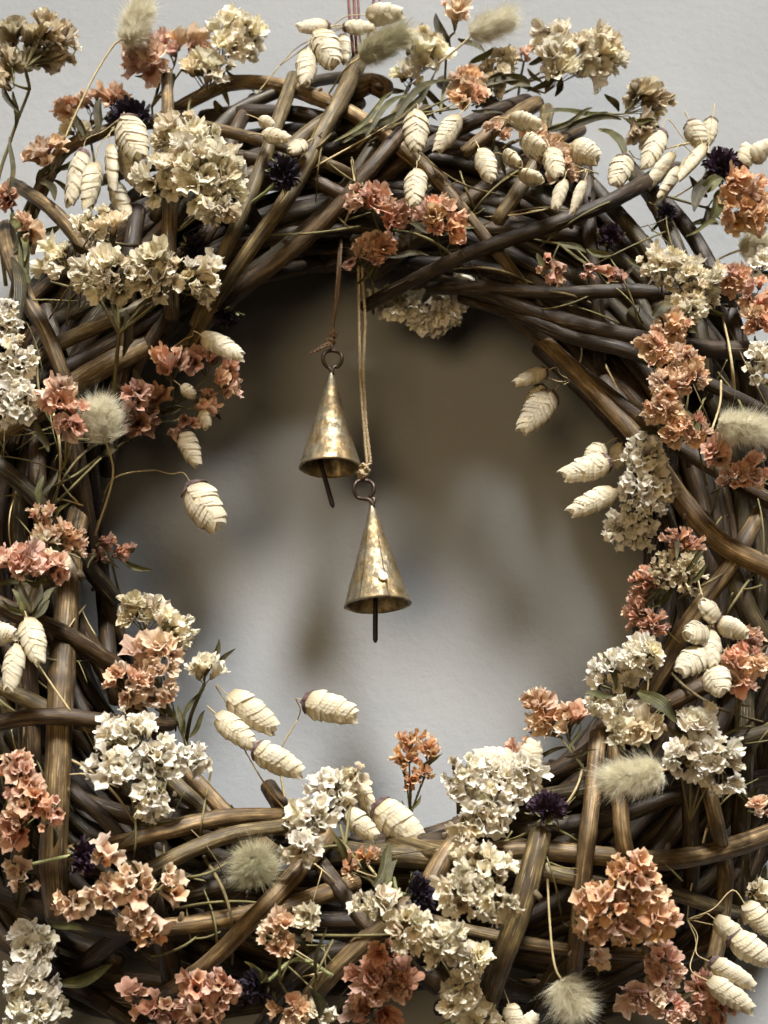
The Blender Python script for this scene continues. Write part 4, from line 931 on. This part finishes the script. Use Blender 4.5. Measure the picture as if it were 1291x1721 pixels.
grass("fat checkered spikelet on a bent straw in the opening at left", [(322, 816, 372, 896, 62, .05)], node=(262, 790), stem=[(215, 795), (184, 812), (168, 860), (152, 960)], depth=.085, deep=.01)
grass("three spikelets dangling in the opening from the right canes", [(918, 624, 862, 646, 28, .2), (928, 662, 872, 730, 48, .1), (912, 650, 884, 700, 34, .4, 0, -.008)], node=(962, 640), stem=[(978, 590), (960, 540)], depth=.085, deep=.004)
grass("spikelets at the right inner edge beside the white tube flowers", [(1024, 776, 940, 802, 44, .15), (1034, 826, 952, 864, 40, .2), (1015, 750, 985, 775, 36, .4, 0, -.008), (1048, 745, 1030, 790, 36, .5, 0, -.012)], node=(1062, 730), stem=[(1040, 660), (1005, 590)], depth=.098, deep=.0)
grass("white spikelet trio at the left edge below the pink head", [(46, 1042, 70, 1118, 44, -.2, 10), (-20, 1064, 34, 1066, 40, .2, 6), (30, 1086, 14, 1170, 38, .3, 4)], node=(42, 1082), stem=[(80, 1140), (118, 1195)], off=.034, deep=.004)
grass("three spikelets rising into the opening at lower left", [(386, 1170, 470, 1232, 52, .1), (366, 1202, 432, 1256, 42, -.1, 6), (428, 1258, 513, 1302, 48, .2)], node=(412, 1262), stem=[(450, 1325), (495, 1378)], depth=.10, deep=.0)
grass("lone spikelet floating in the lower middle of the opening", [(512, 1178, 608, 1206, 52, .1)], node=(500, 1210), stem=[(470, 1270), (480, 1350)], depth=.10, deep=.01)
grass("two broad spikelets at bottom centre beside the trumpet statice", [(580, 1362, 638, 1412, 40, .2, 4), (632, 1354, 712, 1416, 60, .1, 4), (600, 1318, 628, 1372, 36, .4, 0, -.008)], node=(620, 1430), stem=[(640, 1500)], off=.024)
grass("two fat spikelets at the bottom right rim among the statice", [(868, 1282, 792, 1268, 42, .3), (884, 1300, 900, 1240, 46, .2)], off=.020)
grass("star of six cream spikelets at the right", [(1204, 1040, 1172, 1008, 40, .9, 22), (1186, 1062, 1146, 1066, 44, .6, 24), (1206, 1046, 1258, 1068, 38, .5, 10), (1194, 1062, 1196, 1124, 34, -.2, 14), (1184, 1094, 1136, 1132, 48, .4, 12), (1196, 1124, 1212, 1168, 48, .3, 22)], node=(1200, 1052), stem=[(1180, 1000), (1170, 960)], off=.040)
grass("fan of long spikelets at the bottom right corner on branching straws", [(1202, 1546, 1262, 1592, 36, .2), (1228, 1572, 1300, 1622, 48, .2), (1194, 1616, 1274, 1662, 38, .4), (1190, 1648, 1272, 1702, 40, .2), (1252, 1520, 1296, 1572, 44, .5, 0, -.01)], node=(1155, 1545), stem=[(1162, 1490), (1188, 1392)], off=.030, deep=-.008)
grass("half cut white spikelets at the bottom edge right of the cream band", [(856, 1688, 872, 1735, 34, .3), (880, 1735, 902, 1700, 34, .4)], off=.034)

# ------------------------------------------------------------------ placements: bunny tails
tail("upright bunny tail on a thin curved stalk at the top left", 216, 72, 250, -12, 60, 0, stem=[(195, 72), (160, 125), (128, 190), (108, 235)], depth=.10, deep=.0)
tail("grey green bunny tail lying over the cane at the top centre", 606, 96, 705, 44, 56, 10, 'olive', off=.03)
tail("feathery bunny tail at the top edge right of the pink flower", 792, 58, 886, 18, 54, 0, 'pale', stem=[(770, 80), (735, 108)], depth=.09, deep=.0)
tail("round pale bunny tail between rose florets at the left", 178, 742, 168, 655, 76, 50, stem=[(190, 800), (160, 900)], off=.034)
tail("pale bunny tail at the right edge above the coral florets", 1208, 712, 1310, 728, 64, 20, stem=[(1195, 730), (1210, 680), (1212, 640)], off=.036)
tail("faint blurred bunny tail at the right edge under orange statice", 1245, 420, 1310, 402, 54, 0, off=-.01)
tail("fluffy bunny tail lying across two upright canes at the lower right", 1112, 1296, 985, 1316, 68, 16, off=.034)
tail("dark olive bunny tail ball at the lower left centre", 432, 1475, 428, 1412, 84, 60, 'olive', off=.026)
tail("white bunny tail hanging from a straw at the bottom right", 944, 1646, 985, 1730, 78, 10, stem=[(932, 1622), (924, 1550), (919, 1450)], off=.034, deep=.004)

# ------------------------------------------------------------------ placements: dark flowers
dark_flower("black dried flower above the spikelets at the upper left", 215, 184, 40, (-.1, .8, .6), off=.012)
dark_flower("black dried flower beside two short spikelets at the upper centre", 477, 288, 32, (.1, .1, 1), off=.026, stem=[(450, 320), (410, 350)])
dark_flower("dark purple dried flower at the right among the slanting spikelets", 1218, 274, 36, (.3, .3, 1), 'purple', off=.016)
dark_flower("dim black flower in shade under the upper left cream head", 328, 418, 26, (0, -.3, 1), off=.006)
dark_flower("black flower with green frill facing down at the left inner edge", 378, 540, 28, (0, -1, .15), sep_l=1.1, off=.016, squash=.7, stem=[(378, 520), (372, 500)])
dark_flower("purple black flower on the bottom inner rim at the right", 924, 1348, 36, (.2, .9, .4), 'purple', off=.018, stem=[(905, 1395), (900, 1440)])
dark_flower("black flower with green calyx at the left side, bottom centre", 716, 1502, 38, (.9, .2, .3), off=.022, sep_l=1.1)
dark_flower("dark flower with hairy green stalk at the lower left", 150, 1442, 34, (.8, -.1, .6), 'purple', off=.022, stem=[(110, 1440), (55, 1452)], deep=.0)
dark_flower("black flower with pale green star calyx at the bottom", 425, 1664, 34, (-.7, -.4, .5), off=.026, sep_l=1.2, stem=[(455, 1645), (500, 1612), (560, 1640)], deep=.004)
dark_flower("dusky flower deep between canes at the right", 1025, 392, 24, (-.3, .2, 1), 'purple', off=-.004)
dark_flower("small black flower head near the right outer canes", 1122, 355, 18, (0, .2, 1), off=.0)
